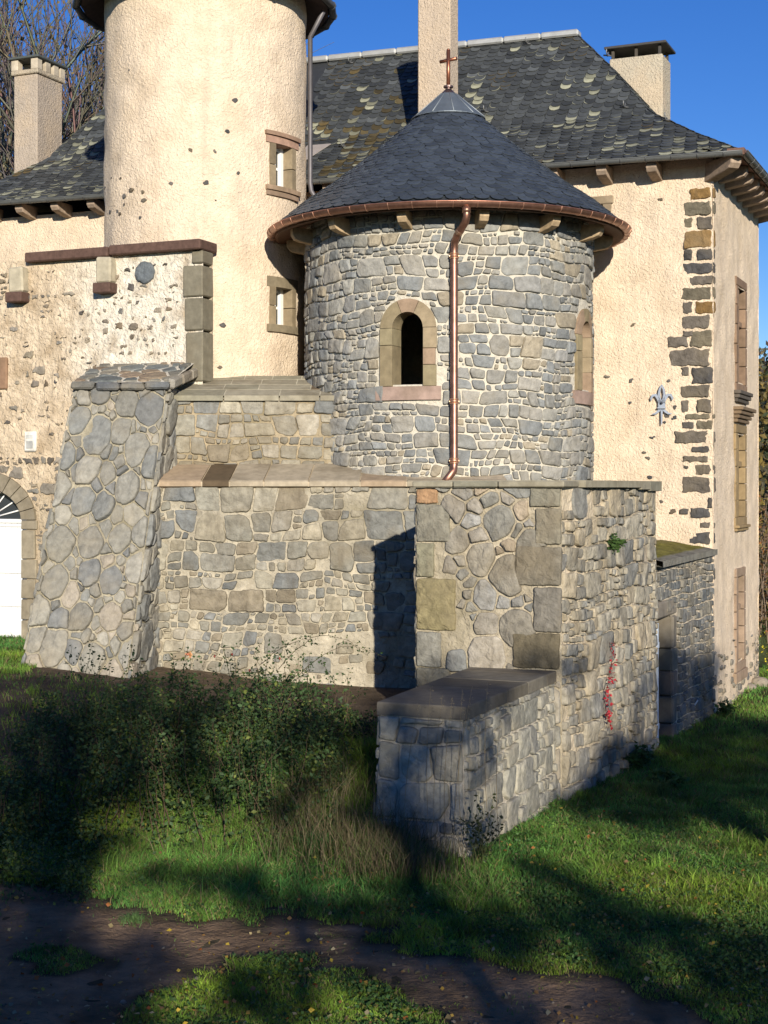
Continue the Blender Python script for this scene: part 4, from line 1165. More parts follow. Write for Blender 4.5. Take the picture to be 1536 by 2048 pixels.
# ================================================================== TERRACE WALL behind (two stages, sloping slabs)
def build_terrace_wall():
    rng = random.Random(51)
    T = thing('terrace_wall', 'two stage old rubble wall with sloping stone ledge below the round stone tower', 'wall', W(5.5, -5.7, 1.0))
    A = (1.95, 23.30); B = (-3.62, 23.86)
    L = math.hypot(B[0] - A[0], B[1] - A[1]); e = ((A[0] - B[0]) / L, (A[1] - B[1]) / L, 0); n = (e[1], -e[0], 0)
    if n[1] > 0: n = (-n[0], -n[1], 0)
    zb = 0.7
    mp = plane_map((B[0], B[1], zb), e, n, 0.0); H = 4.04 - zb
    mb = MB(); MC = (0.43, 0.35, 0.24)
    def mc(s, t):
        k = 0.5 + 0.5 * fn(s, t, 9, .9); a = (0.36, 0.32, 0.245); b = (0.47, 0.415, 0.315); return tuple(a[i] + (b[i] - a[i]) * k for i in range(3))
    grid(mb, mp, 0, L, 0, H, 0.08, MC, 0, amp=0.05, freq=3, colf=mc)
    def cm(c, s, t, r_):
        k = fn(s, t, 5, .8)
        return tuple(x * (0.92 + .3 * k) * y for x, y in zip(c, (1.03, 1.02, 1.0)))
    # right part has bigger coursed blocks, left and middle mixed rubble
    masonry(mb, mp, L, H, [(.28, .54), (.28, .62)], 0, 0.020, rng, [tuple(y * 1.12 for y in c_) for c_ in PAL_OLD], (0.012, 0.05), colmod=cm, keep=lambda s, t, r_: not (t < 1.0 and 2.0 < s < 4.6 and r_.random() < .65) and r_.random() > .04, tilt=.12, rnd=0.15, wob=.016)
    mb.build('wall', [M['mortarw'], M['stonew']], T)
    # sloped ledge pieces
    ld = MB(); k = 0; s = 0.06
    cols = [(0.36, 0.30, 0.215), (0.40, 0.335, 0.24), (0.31, 0.265, 0.19), (0.36, 0.27, 0.18), (0.12, 0.085, 0.05)]
    # back line: upper wall front from left end, the tower on the right
    def back(s):
        P = mp(s, 0, 0); return (P[0] - .12, 24.66 - .02 * (P[0] + 3), 0)
    i = 0
    while s < L - .02:
        wd = rng.uniform(.42, .82); s1 = min(L - .02, s + wd)
        c = cols[4] if i == 1 else rng.choice(cols[:4])
        F0, F1 = mp(s + .012, H, 0.10), mp(s1 - .012, H, 0.10)
        sh = 0.10
        B0, B1 = back(s + .012), back(s1 - .012)
        zf = 4.02; zbk = 4.40 - 0.20 * sstep(s, 2.6, 4.2)
        d0 = Vector((B0[0] - F0[0], B0[1] - F0[1], 0)); d1 = Vector((B1[0] - F1[0], B1[1] - F1[1], 0))
        vs = [(F0[0], F0[1], zf), (F1[0], F1[1], zf), (F1[0], F1[1], zf + .075), (F0[0], F0[1], zf + .075)]
        vs += [(F0[0] + d0.x * .03, F0[1] + d0.y * .03, zf + .095), (F1[0] + d1.x * .03, F1[1] + d1.y * .03, zf + .095)]
        off = Vector(e) * 0.16
        vs += [(F0[0] + d0.x + off.x, F0[1] + d0.y + off.y, zbk), (F1[0] + d1.x + off.x, F1[1] + d1.y + off.y, zbk), (B0[0], B0[1], 3.7), (B1[0], B1[1], 3.7)]
        kk = rng.uniform(.85, 1.12)
        ld.add(vs, [[0, 1, 2, 3], [3, 2, 5, 4], [4, 5, 7, 6], [0, 8, 9, 1], [0, 3, 4, 6, 8], [1, 9, 7, 5, 2], [6, 7, 9, 8]], tuple(x * kk for x in c), 0)
        s = s1; i += 1
    # mortar bed just beneath the slabs
    F0, F1 = mp(0.01, H, 0.085), mp(L - .02, H, 0.085); B0, B1 = back(0.01), back(L - .02)
    ld.add([(F0[0], F0[1], 4.015), (F1[0], F1[1], 4.015), (F1[0], F1[1], 4.09), (F0[0], F0[1], 4.09), (B1[0], B1[1], 4.385), (B0[0], B0[1], 4.385)], [[0, 1, 2, 3], [3, 2, 4, 5]], (0.45, 0.37, 0.26), 0)
    ld.build('ledge', M['cut'], T)
    # upper wall stage
    up = MB(); UX0, UX1, UY = -3.52, -0.25, 24.62; L2 = UX1 - UX0
    m2 = plane_map((UX0, UY, 4.1), (1, -0.012, 0), (0, -1, 0)); H2 = 1.38
    grid(up, m2, 0, L2, 0, H2, 0.08, MC, 0, amp=.04, freq=3, colf=lambda s, t: (0.36, 0.29, 0.19))
    def cm2(c, s, t, r_):
        k = sstep(t, 1.0, .3) * (0.5 + fn(s, t, 2, 2)); return tuple(x * (1.1 - .25 * k) * y for x, y in zip(c, (1.03, 1.01, .98)))
    masonry(up, m2, L2, H2, [(.30, .42), (.28, .52)], 0, 0.02, rng, [tuple(y * 1.1 for y in c_) for c_ in PAL_OLD], (0.015, 0.05), colmod=cm2, tilt=.1, rnd=.13)
    box(up, (UX0, UY, 4.0), (.02, 0, 0), (0, .8, 0), (0, 0, 1.45), (0.4, 0.34, 0.24))
    up.build('upper_wall', [M['mortarw'], M['stonew']], T)
    # sloping slab roof of large flagstones
    sl = MB(); cl = [(0.265, 0.245, 0.18), (0.30, 0.27, 0.20), (0.24, 0.22, 0.165), (0.155, 0.115, 0.075), (0.28, 0.25, 0.185)]
    yf, yb = 24.50, 26.0
    rows = [0.0, 0.30, 0.55, 0.80, 1.0]
    def sp(x, k): return (x, yf + (yb - yf) * k, 5.50 + 0.44 * k)
    def xl(k): return -3.52 + k * 0.50
    for ka, kb in zip(rows, rows[1:]):
        x = xl(ka)
        first = True
        while x < -0.3:
            x1 = min(-0.2, x + rng.uniform(.45, .95)); g = 0.010
            pts = [(x + g, ka + g), (x1 - g, ka + g), (x1 - g, kb - g), ((xl(kb) if first else x) + g, kb - g)]
            vs = [vadd(sp(a, k_), UP, -.085) for a, k_ in pts] + [sp(a, k_) for a, k_ in pts]
            c = rng.choice(cl); kk = rng.uniform(.88, 1.1)
            sl.add(vs, [[3, 2, 1, 0], [4, 5, 6, 7], [0, 1, 5, 4], [1, 2, 6, 5], [2, 3, 7, 6], [3, 0, 4, 7]], tuple(v_ * kk for v_ in c), 0)
            x = x1; first = False
    sl.add([vadd(sp(xl(.02), .02), UP, -.008), vadd(sp(-.2, .02), UP, -.008), vadd(sp(-.2, 1), UP, -.008), vadd(sp(xl(1), 1), UP, -.008)], [[0, 1, 2, 3]], (0.48, 0.44, 0.34), 0)
    sl.build('slab_roof', M['cut'], T)
build_terrace_wall()

# ================================================================== BUTTRESS
def build_buttress():
    rng = random.Random(61)
    T = thing('buttress', 'massive battered buttress of big rounded grey stones at left of terrace wall', 'buttress', (-4.6, 23.6, 1.0))
    zb, zt = 0.95, 5.62
    # bottom and top corners
    bl, br = (-5.60, 22.95), (-3.88, 22.50); tl, tr = (-5.02, 24.40), (-3.50, 24.20)
    H = zt - zb
    def quad_map(b0, b1, t0, t1, nrm):
        def f(s, t, d):   # s,t normalised to metres of a nominal width
            u = s / 2.2; v = t / H
            x = (b0[0] * (1 - u) + b1[0] * u) * (1 - v) + (t0[0] * (1 - u) + t1[0] * u) * v
            y = (b0[1] * (1 - u) + b1[1] * u) * (1 - v) + (t0[1] * (1 - u) + t1[1] * u) * v
            return (x + nrm[0] * d, y + nrm[1] * d, zb + t + nrm[2] * d)
        return f
    mb = MB(); MC = (0.36, 0.32, 0.235)
    mf = quad_map(bl, br, tl, tr, (-.24, -.92, .3))
    grid(mb, mf, 0, 2.2, 0, H, 0.08, MC, 0, amp=.05, freq=3)
    masonry(mb, mf, 2.2, H, [(0.31, 400), (0.23, 600), (0.13, 600), (0.07, 1000)], 1.05, 0.028, rng, PAL_PIER, (0.02, 0.075), rnd=.17, tilt=.12, wob=.014)
    # right flank from front corner back to the terrace wall
    rb2, rt2 = (-3.52, 24.3), (-3.30, 25.6)
    ms = quad_map(br, rb2, tr, rt2, (.97, -.25, .05))
    grid(mb, ms, 0, 2.2, 0, H, 0.09, MC, 0, amp=.04, freq=3)
    masonry(mb, ms, 2.2, H, [(0.30, 300), (0.2, 400), (0.12, 500), (0.07, 600)], 1.0, 0.04, rng, PAL_PIER, (0.03, 0.07), rnd=.17)
    lb2, lt2 = (-5.3, 27.0), (-4.8, 27.0)
    ml = quad_map(lb2, bl, lt2, tl, (-.99, -.07, .05))
    grid(mb, ml, 0, 2.2, 0, H, 0.2, MC, 0, amp=0)
    masonry(mb, ml, 2.2, H, [(0.24, 200), (0.12, 400)], 1.0, 0.04, rng, PAL_PIER, (0.03, 0.07), rnd=.17)
    mb.build('wall', [M['mortarw'], M['stone']], T)
    # sloping stone top
    tp = MB(); ov = 0.05
    def mt(s, t, d):
        u = s / 2.2; v = t / 2.3
        x0, y0 = -5.06 + 1.62 * u, 24.30 - .2 * u; x1, y1 = -5.04 + 1.90 * u, 26.55 - .85 * u
        return (x0 * (1 - v) + x1 * v, y0 * (1 - v) + y1 * v, 5.70 + .52 * v + d)
    grid(tp, mt, 0, 2.2, 0, 2.3, .1, (0.62, 0.57, 0.47), 0, amp=.02, freq=4)
    masonry(tp, mt, 2.2, 2.3, [(0.30, 60), (0.22, 160), (0.13, 300)], 1.0, 0.07, rng, [(0.15, 0.145, 0.13), (0.18, 0.165, 0.14), (0.22, 0.165, 0.12), (0.13, 0.14, 0.14)], (0.01, 0.03), rnd=.14, tilt=.02, flat=True)
    for k in range(4):   # front row of dark cap stones
        x0 = -5.08 + k * .41
        box(tp, (x0 + .01, 24.24 - k * .05, 5.575 + rng.uniform(-.01, .01)), (.385, -.05, 0), (.03, .25, 0), (0, 0, .135), rng.choice([(0.11, 0.115, 0.12), (0.15, 0.145, 0.13), (0.13, 0.135, 0.135)]), 1, 0.03, .012, rng)
    for k in range(3):
        box(tp, (-3.50 + k * .09, 24.15 + k * .45, 5.58 + k * .10), (.13, -.02, 0), (.09, .42, 0.1), (0, 0, .17), rng.choice(PAL_OLD), 1, 0.03, .012, rng)
    tp.build('capping', [M['mortar'], M['stone']], T)
build_buttress()

# ================================================================== BASTION and LOW WALL
BZ = 4.0
ONSIDE = []
def build_bastion():
    rng = random.Random(71)
    T = thing('stone_bastion', 'tall square ended rubble bastion with flat stone cap in front of the round tower', 'wall', W(1.3, -6, 0))
    # front face
    FR, FL = W(0.36, -8.10), W(2.36, -8.13)
    wd = 2.0; zb = -0.15; H = BZ - zb
    mf = plane_map((FL[0], FL[1], zb), (-AX, -AY, 0), (-BX, -BY, 0))
    MC = (0.43, 0.37, 0.27)
    mb = MB(); grid(mb, mf, 0, wd, 0, H, .07, MC, 0, amp=.03, freq=4)
    # big quoins as measured: (s0,s1,z0,z1,colour)
    def su(u):
        k = (u - 768) / 3000.0; p = (CX - BX * 8.1 - k * (CY - BY * 8.1)) / (-AX + k * AY); return 2.36 - p
    def zv(v, s): return CZ + (975 - v) / 3000.0 * (CY - BY * 8.1 + AY * (2.36 - s)) - zb
    Q = [(833, 877, 978, 1006, (0.33, 0.20, 0.11)), (833, 902, 1009, 1082, (0.20, 0.185, 0.145)), (833, 870, 1086, 1153, (0.205, 0.19, 0.13)), (833, 913, 1156, 1258, (0.215, 0.18, 0.095)), (833, 884, 1263, 1331, (0.19, 0.18, 0.15)), (833, 902, 1334, 1372, (0.15, 0.14, 0.11)),
         (1062, 1122, 977, 1013, (0.205, 0.19, 0.145)), (1074, 1136, 1017, 1087, (0.205, 0.185, 0.14)), (1035, 1127, 1092, 1169, (0.165, 0.145, 0.11)), (1070, 1128, 1174, 1262, (0.16, 0.145, 0.12)), (1028, 1121, 1265, 1333, (0.12, 0.10, 0.065))]
    shapes = []
    for u0, u1, v0, v1, c in Q:
        s0, s1 = max(.02, su(u0)), min(wd - .0, su(u1)); z0, z1 = zv(v1, s0), zv(v0, s0)
        shapes.append(rect_shape(s0, z0, s1, z1, .014))
        sp = 0.03
        stone(mb, mf, [(s0, z0), ((s0 + s1) / 2, z0 - .005), (s1, z0), (s1, (z0 + z1) / 2), (s1, z1), ((s0 + s1) / 2, z1 + .004), (s0, z1), (s0, (z0 + z1) / 2)], .04, tuple(x * 1.1 for x in c), rng, 1, rnd=.07, wob=.010, flat=True, tilt=.02)
    masonry(mb, mf, wd, H, [(0.27, 200), (0.19, 300), (0.11, 500), (0.06, 900)], 1.0, .03, rng, [(0.25, 0.225, 0.19), (0.21, 0.20, 0.18), (0.28, 0.25, 0.215), (0.19, 0.19, 0.185), (0.24, 0.23, 0.22), (0.29, 0.235, 0.18)], (.02, .06), shapes, tilt=.1, rnd=.15)
    # side face, long, curving slightly
    SB = W(0.36, -8.10); SE = W(0.17, -3.70); Ls = math.hypot(SE[0] - SB[0], SE[1] - SB[1])
    e = ((SE[0] - SB[0]) / Ls, (SE[1] - SB[1]) / Ls); n = (e[1], -e[0], 0)
    def ms(s, t, d):
        b = 0.10 * math.sin(math.pi * max(0, min(1, s / Ls))) - 0.012 * t
        return (SB[0] + e[0] * s + n[0] * (d + b), SB[1] + e[1] * s + n[1] * (d + b), zb + t)
    def mc(s, t):
        k = 0.5 + .5 * fn(s, t, 4, 1.4); kk = sstep(s, 2.4, 1.0); a = (0.60, 0.50, 0.36); b = (0.50, 0.42, 0.31); return tuple(a[i] * kk + b[i] * (1 - kk) * (0.8 + .3 * k) for i in range(3))
    def on_side(u, v, d=.06):
        s_, z_ = Ls / 2, 2.0
        best = None
        for i in range(400):
            P = ms(Ls * i / 400, z_ - zb, d); e_ = abs(768 + P[0] / P[1] * 3000 - u)
            if best is None or e_ < best[0]: best = (e_, i, P)
        P = best[2]; return ms(Ls * best[1] / 400, CZ + (975 - v) / 3000 * P[1] - zb, d)
    ONSIDE.append(on_side)
    grid(mb, ms, 0, Ls, 0, H, .08, MC, 0, amp=.06, freq=3.5, colf=mc)
    masonry(mb, ms, Ls, H, [(.26, .46), (.25, .55)], 0, .022, rng, [(0.27, 0.245, 0.205), (0.22, 0.205, 0.18), (0.30, 0.27, 0.22), (0.19, 0.185, 0.175), (0.33, 0.28, 0.21)], (.02, .07), tilt=.12, wob=.016, keep=lambda s, t, r_: r_.random() > .07)
    # left flank, back and end (end return at the doorway)
    lf = plane_map(W(2.36, -5.6, zb), (-BX, -BY, 0), AV)
    grid(mb, lf, 0, 2.53, 0, H, .1, MC, 0, amp=.03)
    masonry(mb, lf, 2.53, H, [(0.2, 150), (0.13, 300), (0.08, 600)], 1.1, .04, rng, PAL_OLD, (.02, .05))
    ef = plane_map((SE[0], SE[1], zb), AV, BV); grid(mb, ef, 0, 2.1, 0, H, .1, MC, 0, amp=.03)
    masonry(mb, ef, 2.1, H, [(0.2, 100), (0.12, 300)], 1.1, .04, rng, PAL_OLD, (.02, .05))
    mb.build('wall', [M['mortarw'], M['stonew']], T)
    # cap stones
    cp = MB(); cc = [(0.26, 0.235, 0.17), (0.29, 0.26, 0.19), (0.23, 0.215, 0.16)]
    o = .09; zt0, zt1 = BZ + .003, BZ + .085
    p = 2.36 + .02
    while p > .5:
        p1 = max(.36 - o, p - rng.uniform(.5, .75))
        if p1 < .5: p1 = .36 - o + .03
        boxpq(cp, p1 + .006, p - .006, -8.13 - o, -7.5, zt0, zt1 + rng.uniform(-.004, .004), rng.choice(cc), 0, .015)
        p = p1
    qy = -7.49
    while qy < -3.7:
        q1_ = min(-3.62, qy + rng.uniform(.5, .8))
        f0 = .36 + (.17 - .36) * (qy + 8.1) / 4.4 - .10 * math.sin(math.pi * (qy + 8.1) / 4.4) + 0.05; f1 = .36 + (.17 - .36) * (q1_ + 8.1) / 4.4 - .10 * math.sin(math.pi * min(1, (q1_ + 8.1) / 4.4)) + .05
        pts = [(f0 - .12, qy + .006), (f1 - .12, q1_ - .006), (2.3, q1_ - .006), (2.3, qy + .006)]
        zt2 = zt1 + .01 - .0 * qy; zt3 = zt0 - .06 * sstep(qy, -6, -4)
        vs = [W(a, b, zt3) for a, b in pts] + [W(a, b, zt2) for a, b in pts]
        cp.add(vs, [[0, 1, 2, 3], [7, 6, 5, 4], [0, 4, 5, 1], [1, 5, 6, 2], [2, 6, 7, 3], [3, 7, 4, 0]], rng.choice(cc), 0)
        qy = q1_
    cp.build('cap', M['cut'], T)
build_bastion()

def build_low_wall():
    rng = random.Random(81)
    T = thing('low_wall', 'low grey stone wall with thick flat slab top running out from the bastion', 'wall', W(0.9, -10, 0))
    # plan corners: front right, front left, back left, back right
    FRc = (0.84, 16.0); FLc = (-0.04, 16.36); BLc = (1.25, 19.75); BRc = (2.20, 19.25)
    zb = -0.35; H = 1.52 - zb
    mb = MB(); MC = (0.47, 0.42, 0.34)
    def face(A, B, batter, seed, radii, asp):
        L = math.hypot(B[0] - A[0], B[1] - A[1]); e = ((B[0] - A[0]) / L, (B[1] - A[1]) / L, 0); n = (e[1], -e[0], 0)
        f0 = plane_map((A[0], A[1], zb), e, n)
        def f(s, t, d):
            k = 0.03 * (H - t); return f0(-k + s * (L + 2 * k) / L, t, d + k)
        grid(mb, f, -0.0, L, 0, H, .07, MC, 0, amp=.03, freq=4)
        masonry(mb, f, L, H, radii, asp, .020, random.Random(seed), [(0.26, 0.245, 0.21), (0.29, 0.27, 0.23), (0.23, 0.22, 0.19), (0.31, 0.285, 0.235), (0.21, 0.20, 0.18)], (.02, .055), tilt=.08, rnd=.10)
    rad = [(0.25, 60), (0.19, 200), (0.12, 300), (0.06, 800), (.035, 800)]
    face(FLc, FRc, 0.06, 1, [(.34, .48), (.35, .62)], 0)
    face(FRc, BRc, 0.08, 2, [(.30, .44), (.28, .55)], 0)
    face(BLc, FLc, 0.02, 3, rad, 1.2)
    mb.build('wall', [M['mortar'], M['stone']], T)
    # cap slabs
    cp = MB(); o = .06; n = 4; cc = [(0.15, 0.13, 0.10), (0.12, 0.105, 0.08), (0.17, 0.15, 0.115)]
    cuts = [0, .40, .62, .84, 1.0]
    Fr, Fl = Vector((FRc[0] + .03, FRc[1] - .05)), Vector((FLc[0] - .04, FLc[1] - .02)); Br, Bl = Vector((BRc[0] + .06, BRc[1])), Vector((BLc[0] - .04, BLc[1]))
    for k in range(n):
        a, b = cuts[k], cuts[k + 1]
        P = [Fr.lerp(Br, a + .002), Fr.lerp(Br, b - .002), Fl.lerp(Bl, b - .002), Fl.lerp(Bl, a + .002)]
        z0, z1 = 1.525, 1.665 + rng.uniform(-.004, .004); c = sum(P, Vector((0, 0))) / 4
        vs = [(q.x, q.y, z0) for q in P] + [(q.x, q.y, z1 - .015) for q in P] + [((q - c).x * .985 + c.x, (q - c).y * .985 + c.y, z1) for q in P]
        cp.add(vs, [[3, 2, 1, 0], [8, 9, 10, 11]] + [[i, (i + 1) % 4, 4 + (i + 1) % 4, 4 + i] for i in range(4)] + [[4 + i, 4 + (i + 1) % 4, 8 + (i + 1) % 4, 8 + i] for i in range(4)], cc[k % 3], 0)
    cp.build('coping', M['cut'], T)
build_low_wall()

def build_mossy_wall():
    rng = random.Random(91)
    T = thing('doorway_wall', 'lower stone wall with mossy sloping top and narrow doorway against the manor corner', 'wall', W(0.1, -1.5, 0))
    q0, q1, zb, zt = -3.70, 0.02, -0.15, 2.80
    O = W(0.19, q0, zb); E = W(0.0, q1, zb); L = math.hypot(E[0] - O[0], E[1] - O[1]); e = ((E[0] - O[0]) / L, (E[1] - O[1]) / L, 0); n = (e[1], -e[0], 0)
    mp = plane_map(O, e, n, .01); H = zt - zb
    dI = lambda s, t: 0.02 < s < 0.98 and t < 2.08 + .10 * math.sin(math.pi * max(0, min(1, s))) + .0
    MC = (0.56, 0.48, 0.37)
    mb = MB(); grid(mb, mp, 0, L, 0, H, .07, MC, 0, dI, amp=.03)
    masonry(mb, mp, L, H, [(.20, .26), (.18, .36)], 0, .022, rng, [(0.13, 0.13, 0.13), (0.16, 0.155, 0.145), (0.115, 0.12, 0.125), (0.19, 0.175, 0.15)], (.015, .045), [rect_shape(-.1, -.1, 1.30, 2.16, .01)], rnd=.12)
    # inner side and body behind
    boxpq(mb, 0.75, 0.77, q0 + 1.0, 0, zb, zt - .05, MC, 0, 0)
    boxpq(mb, 0.20, 2.2, q0 + 1.35, q0 + 1.37, zb, zt - .05, (0.2, 0.18, 0.14), 0, 0)
    mb.build('wall', [M['mortarw'], M['stonew']], T)
    # dressed jamb facing the viewer and lintel
    jb = MB(); z = zb; i = 0; jc = [(0.17, 0.15, 0.12), (0.20, 0.155, 0.12), (0.15, 0.145, 0.12)]
    cuts = [-.15, .22, .66, 1.06, 1.42, 1.95]
    for a, b in zip(cuts, cuts[1:]):
        boxpq(jb, 0.115, 0.62, q0 + .99, q0 + 1.27 + rng.uniform(-.04, .04), a + .006, b - .006, rng.choice(jc), 0, .02, .004, rng)
    boxpq(jb, 0.14, 0.62, q0 - .0, q0 + 1.35, 1.96, 2.22, (0.22, 0.19, 0.15), 0, .03, .006, rng)
    jb.build('door_surround', M['cut'], T)
    # door leaf folded open against the near jamb
    d = MB(); dc = (0.52, 0.58, 0.66)
    A = Vector(W(0.135, q0 + .055, -.02)); dirv = (Vector(W(0.50, q0 + .10, -.02)) - A).normalized()
    pv = Vector((dirv.y, -dirv.x, 0))
    for k in range(4):
        box(d, A + dirv * (.11 * k + .004), dirv * .102, pv * -.045, (0, 0, 1.93), dc, 0, .004)
    box(d, A + pv * .0 + Vector((0, 0, .3)) , dirv * .44, pv * .02, (0, 0, .09), dc, 0, .004); box(d, A + Vector((0, 0, 1.55)), dirv * .44, pv * .02, (0, 0, .09), dc, 0, .004)
    dl = d.build('door', M['paint'], T)
    # mossy top
    cp = MB()
    def mt(s, t, dd):
        p = -0.07 + t; a = O; x, y, _ = W(p + .13 * (1 - s / L), q0 + s); return (x, y, zt + .07 + .16 * t + .05 * (s / L) + dd)
    grid(cp, mt, 0, L - .02, 0, 1.0, .08, (0.14, 0.13, 0.04), 0, amp=.04, freq=6, colf=lambda s, t: tuple(x * (1 + .5 * fn(s, t, 1, 4)) for x in ((0.17, 0.155, 0.035) if t > .18 else (0.20, 0.19, 0.16))))
    vs = []; fs = []; m = 24
    for i in range(m + 1):
        s = (L - .02) * i / m; a = mt(s, 0, 0); vs += [a, (a[0], a[1], a[2] - .10), mt(s, .12, -.10)]
    for i in range(m): fs += [[3 * i, 3 * i + 1, 3 * i + 4, 3 * i + 3], [3 * i + 1, 3 * i + 2, 3 * i + 5, 3 * i + 4]]
    cp.add(vs, fs, (0.20, 0.19, 0.16), 0)
    cp.build('mossy_coping', M['mortarw'], T)
build_mossy_wall()
#VEG
# ================================================================== VEGETATION
def leaf_quads(mb, P, size, rng, col, nrm=None, mat=0, fold=0.25, asp=0.5):
    """pointed leaf of two folded halves"""
    d = Vector((rng.gauss(0, 1), rng.gauss(0, 1), rng.gauss(0, .6))); d.normalize()
    n = Vector(nrm) if nrm is not None else Vector((rng.gauss(0, 1), rng.gauss(0, 1), rng.gauss(0, 1) + .6))
    sd = d.cross(n)
    if sd.length < 1e-4: return
    sd.normalize(); up = sd.cross(d)
    P = Vector(P); a = P; b = P + d * size; m = P + d * size * .45
    l = m + sd * size * asp * .5 + up * size * fold * .4; r = m - sd * size * asp * .5 + up * size * fold * .4
    mb.add([tuple(a), tuple(l), tuple(b), tuple(r)], [[0, 1, 2], [0, 2, 3]], col, mat)

def leaves_np(name, pts, sizes, cols, material, parent=None, seed=0, asp=0.55, flat=0.6):
    """many leaf blades at once: pts Nx3"""
    r = np.random.RandomState(seed); n = len(pts); pts = np.asarray(pts, dtype=np.float32)
    if parent is not None: pts = pts - np.array(LOC[parent.name], dtype=np.float32)
    d = r.normal(size=(n, 3)); d[:, 2] *= flat; d /= np.linalg.norm(d, axis=1)[:, None]
    k = r.normal(size=(n, 3)); k[:, 2] += .5; sd = np.cross(d, k); sd /= np.linalg.norm(sd, axis=1)[:, None] + 1e-9
    up = np.cross(sd, d); sz = np.asarray(sizes)[:, None]
    V = np.stack([pts, pts + d * sz * .42 + sd * sz * asp * .5 + up * sz * .1, pts + d * sz, pts + d * sz * .42 - sd * sz * asp * .5 + up * sz * .1], axis=1).reshape(-1, 3)
    C = np.repeat(np.asarray(cols, dtype=np.float32), 4, axis=0)
    me = bpy.data.meshes.new(name); me.vertices.add(4 * n); me.vertices.foreach_set('co', V.astype(np.float32).ravel())
    b = np.arange(n)[:, None] * 4; L = np.concatenate([b, b + 1, b + 2, b, b + 2, b + 3], axis=1).ravel()
    me.loops.add(6 * n); me.loops.foreach_set('vertex_index', L.astype(np.int32)); me.polygons.add(2 * n)
    me.polygons.foreach_set('loop_start', np.arange(0, 6 * n, 3, dtype=np.int32)); me.polygons.foreach_set('loop_total', np.full(2 * n, 3, dtype=np.int32))
    me.update(calc_edges=True)
    ca = me.color_attributes.new('col', 'FLOAT_COLOR', 'POINT'); cc = np.ones((4 * n, 4), dtype=np.float32); cc[:, :3] = C; ca.data.foreach_set('color', cc.ravel())
    me.materials.append(material); o = bpy.data.objects.new(name, me); COL.objects.link(o); LOC[o.name] = (0, 0, 0)
    if parent is not None: o.parent = parent; LOC[o.name] = LOC[parent.name]
    return o
def blades_np(name, X, Y, Z, Hh, Wd, C, lean, material, seed=0, parent=None):
    r = np.random.RandomState(seed); n = len(X); base = np.stack([X, Y, Z], 1)
    if parent is not None: base = base - np.array(LOC[parent.name])
    a = r.uniform(0, 2 * np.pi, n); side = np.stack([np.cos(a), np.sin(a), np.zeros(n)], 1) * (Wd * .5)[:, None]
    b = r.uniform(0, 2 * np.pi, n); ld = np.stack([np.cos(b), np.sin(b), np.zeros(n)], 1) * (Hh * lean * r.uniform(.3, 1.3, n))[:, None]
    up = np.zeros((n, 3)); up[:, 2] = Hh
    m = base + up * .55 + ld * .3; t = base + up * (1 - .22 * np.minimum(1, lean)) [:, None] if np.ndim(lean) else base + up * (1 - .2 * lean)
    t = t + ld
    V = np.stack([base - side, base + side, m + side * .8, m - side * .8, t], 1).reshape(-1, 3)
    me = bpy.data.meshes.new(name); me.vertices.add(5 * n); me.vertices.foreach_set('co', V.astype(np.float32).ravel())
    k = np.arange(n)[:, None] * 5; L = np.concatenate([k, k + 1, k + 2, k, k + 2, k + 3, k + 3, k + 2, k + 4], 1).ravel()
    me.loops.add(9 * n); me.loops.foreach_set('vertex_index', L.astype(np.int32)); me.polygons.add(3 * n)
    me.polygons.foreach_set('loop_start', np.arange(0, 9 * n, 3, dtype=np.int32)); me.polygons.foreach_set('loop_total', np.full(3 * n, 3, dtype=np.int32))
    me.update(calc_edges=True)
    ca = me.color_attributes.new('col', 'FLOAT_COLOR', 'POINT'); cc = np.ones((5 * n, 4), dtype=np.float32); cc[:, :3] = np.repeat(C, 5, axis=0); ca.data.foreach_set('color', cc.ravel())
    me.materials.append(material); o = bpy.data.objects.new(name, me); COL.objects.link(o); LOC[o.name] = (0, 0, 0)
    if parent is not None: o.parent = parent
    return o

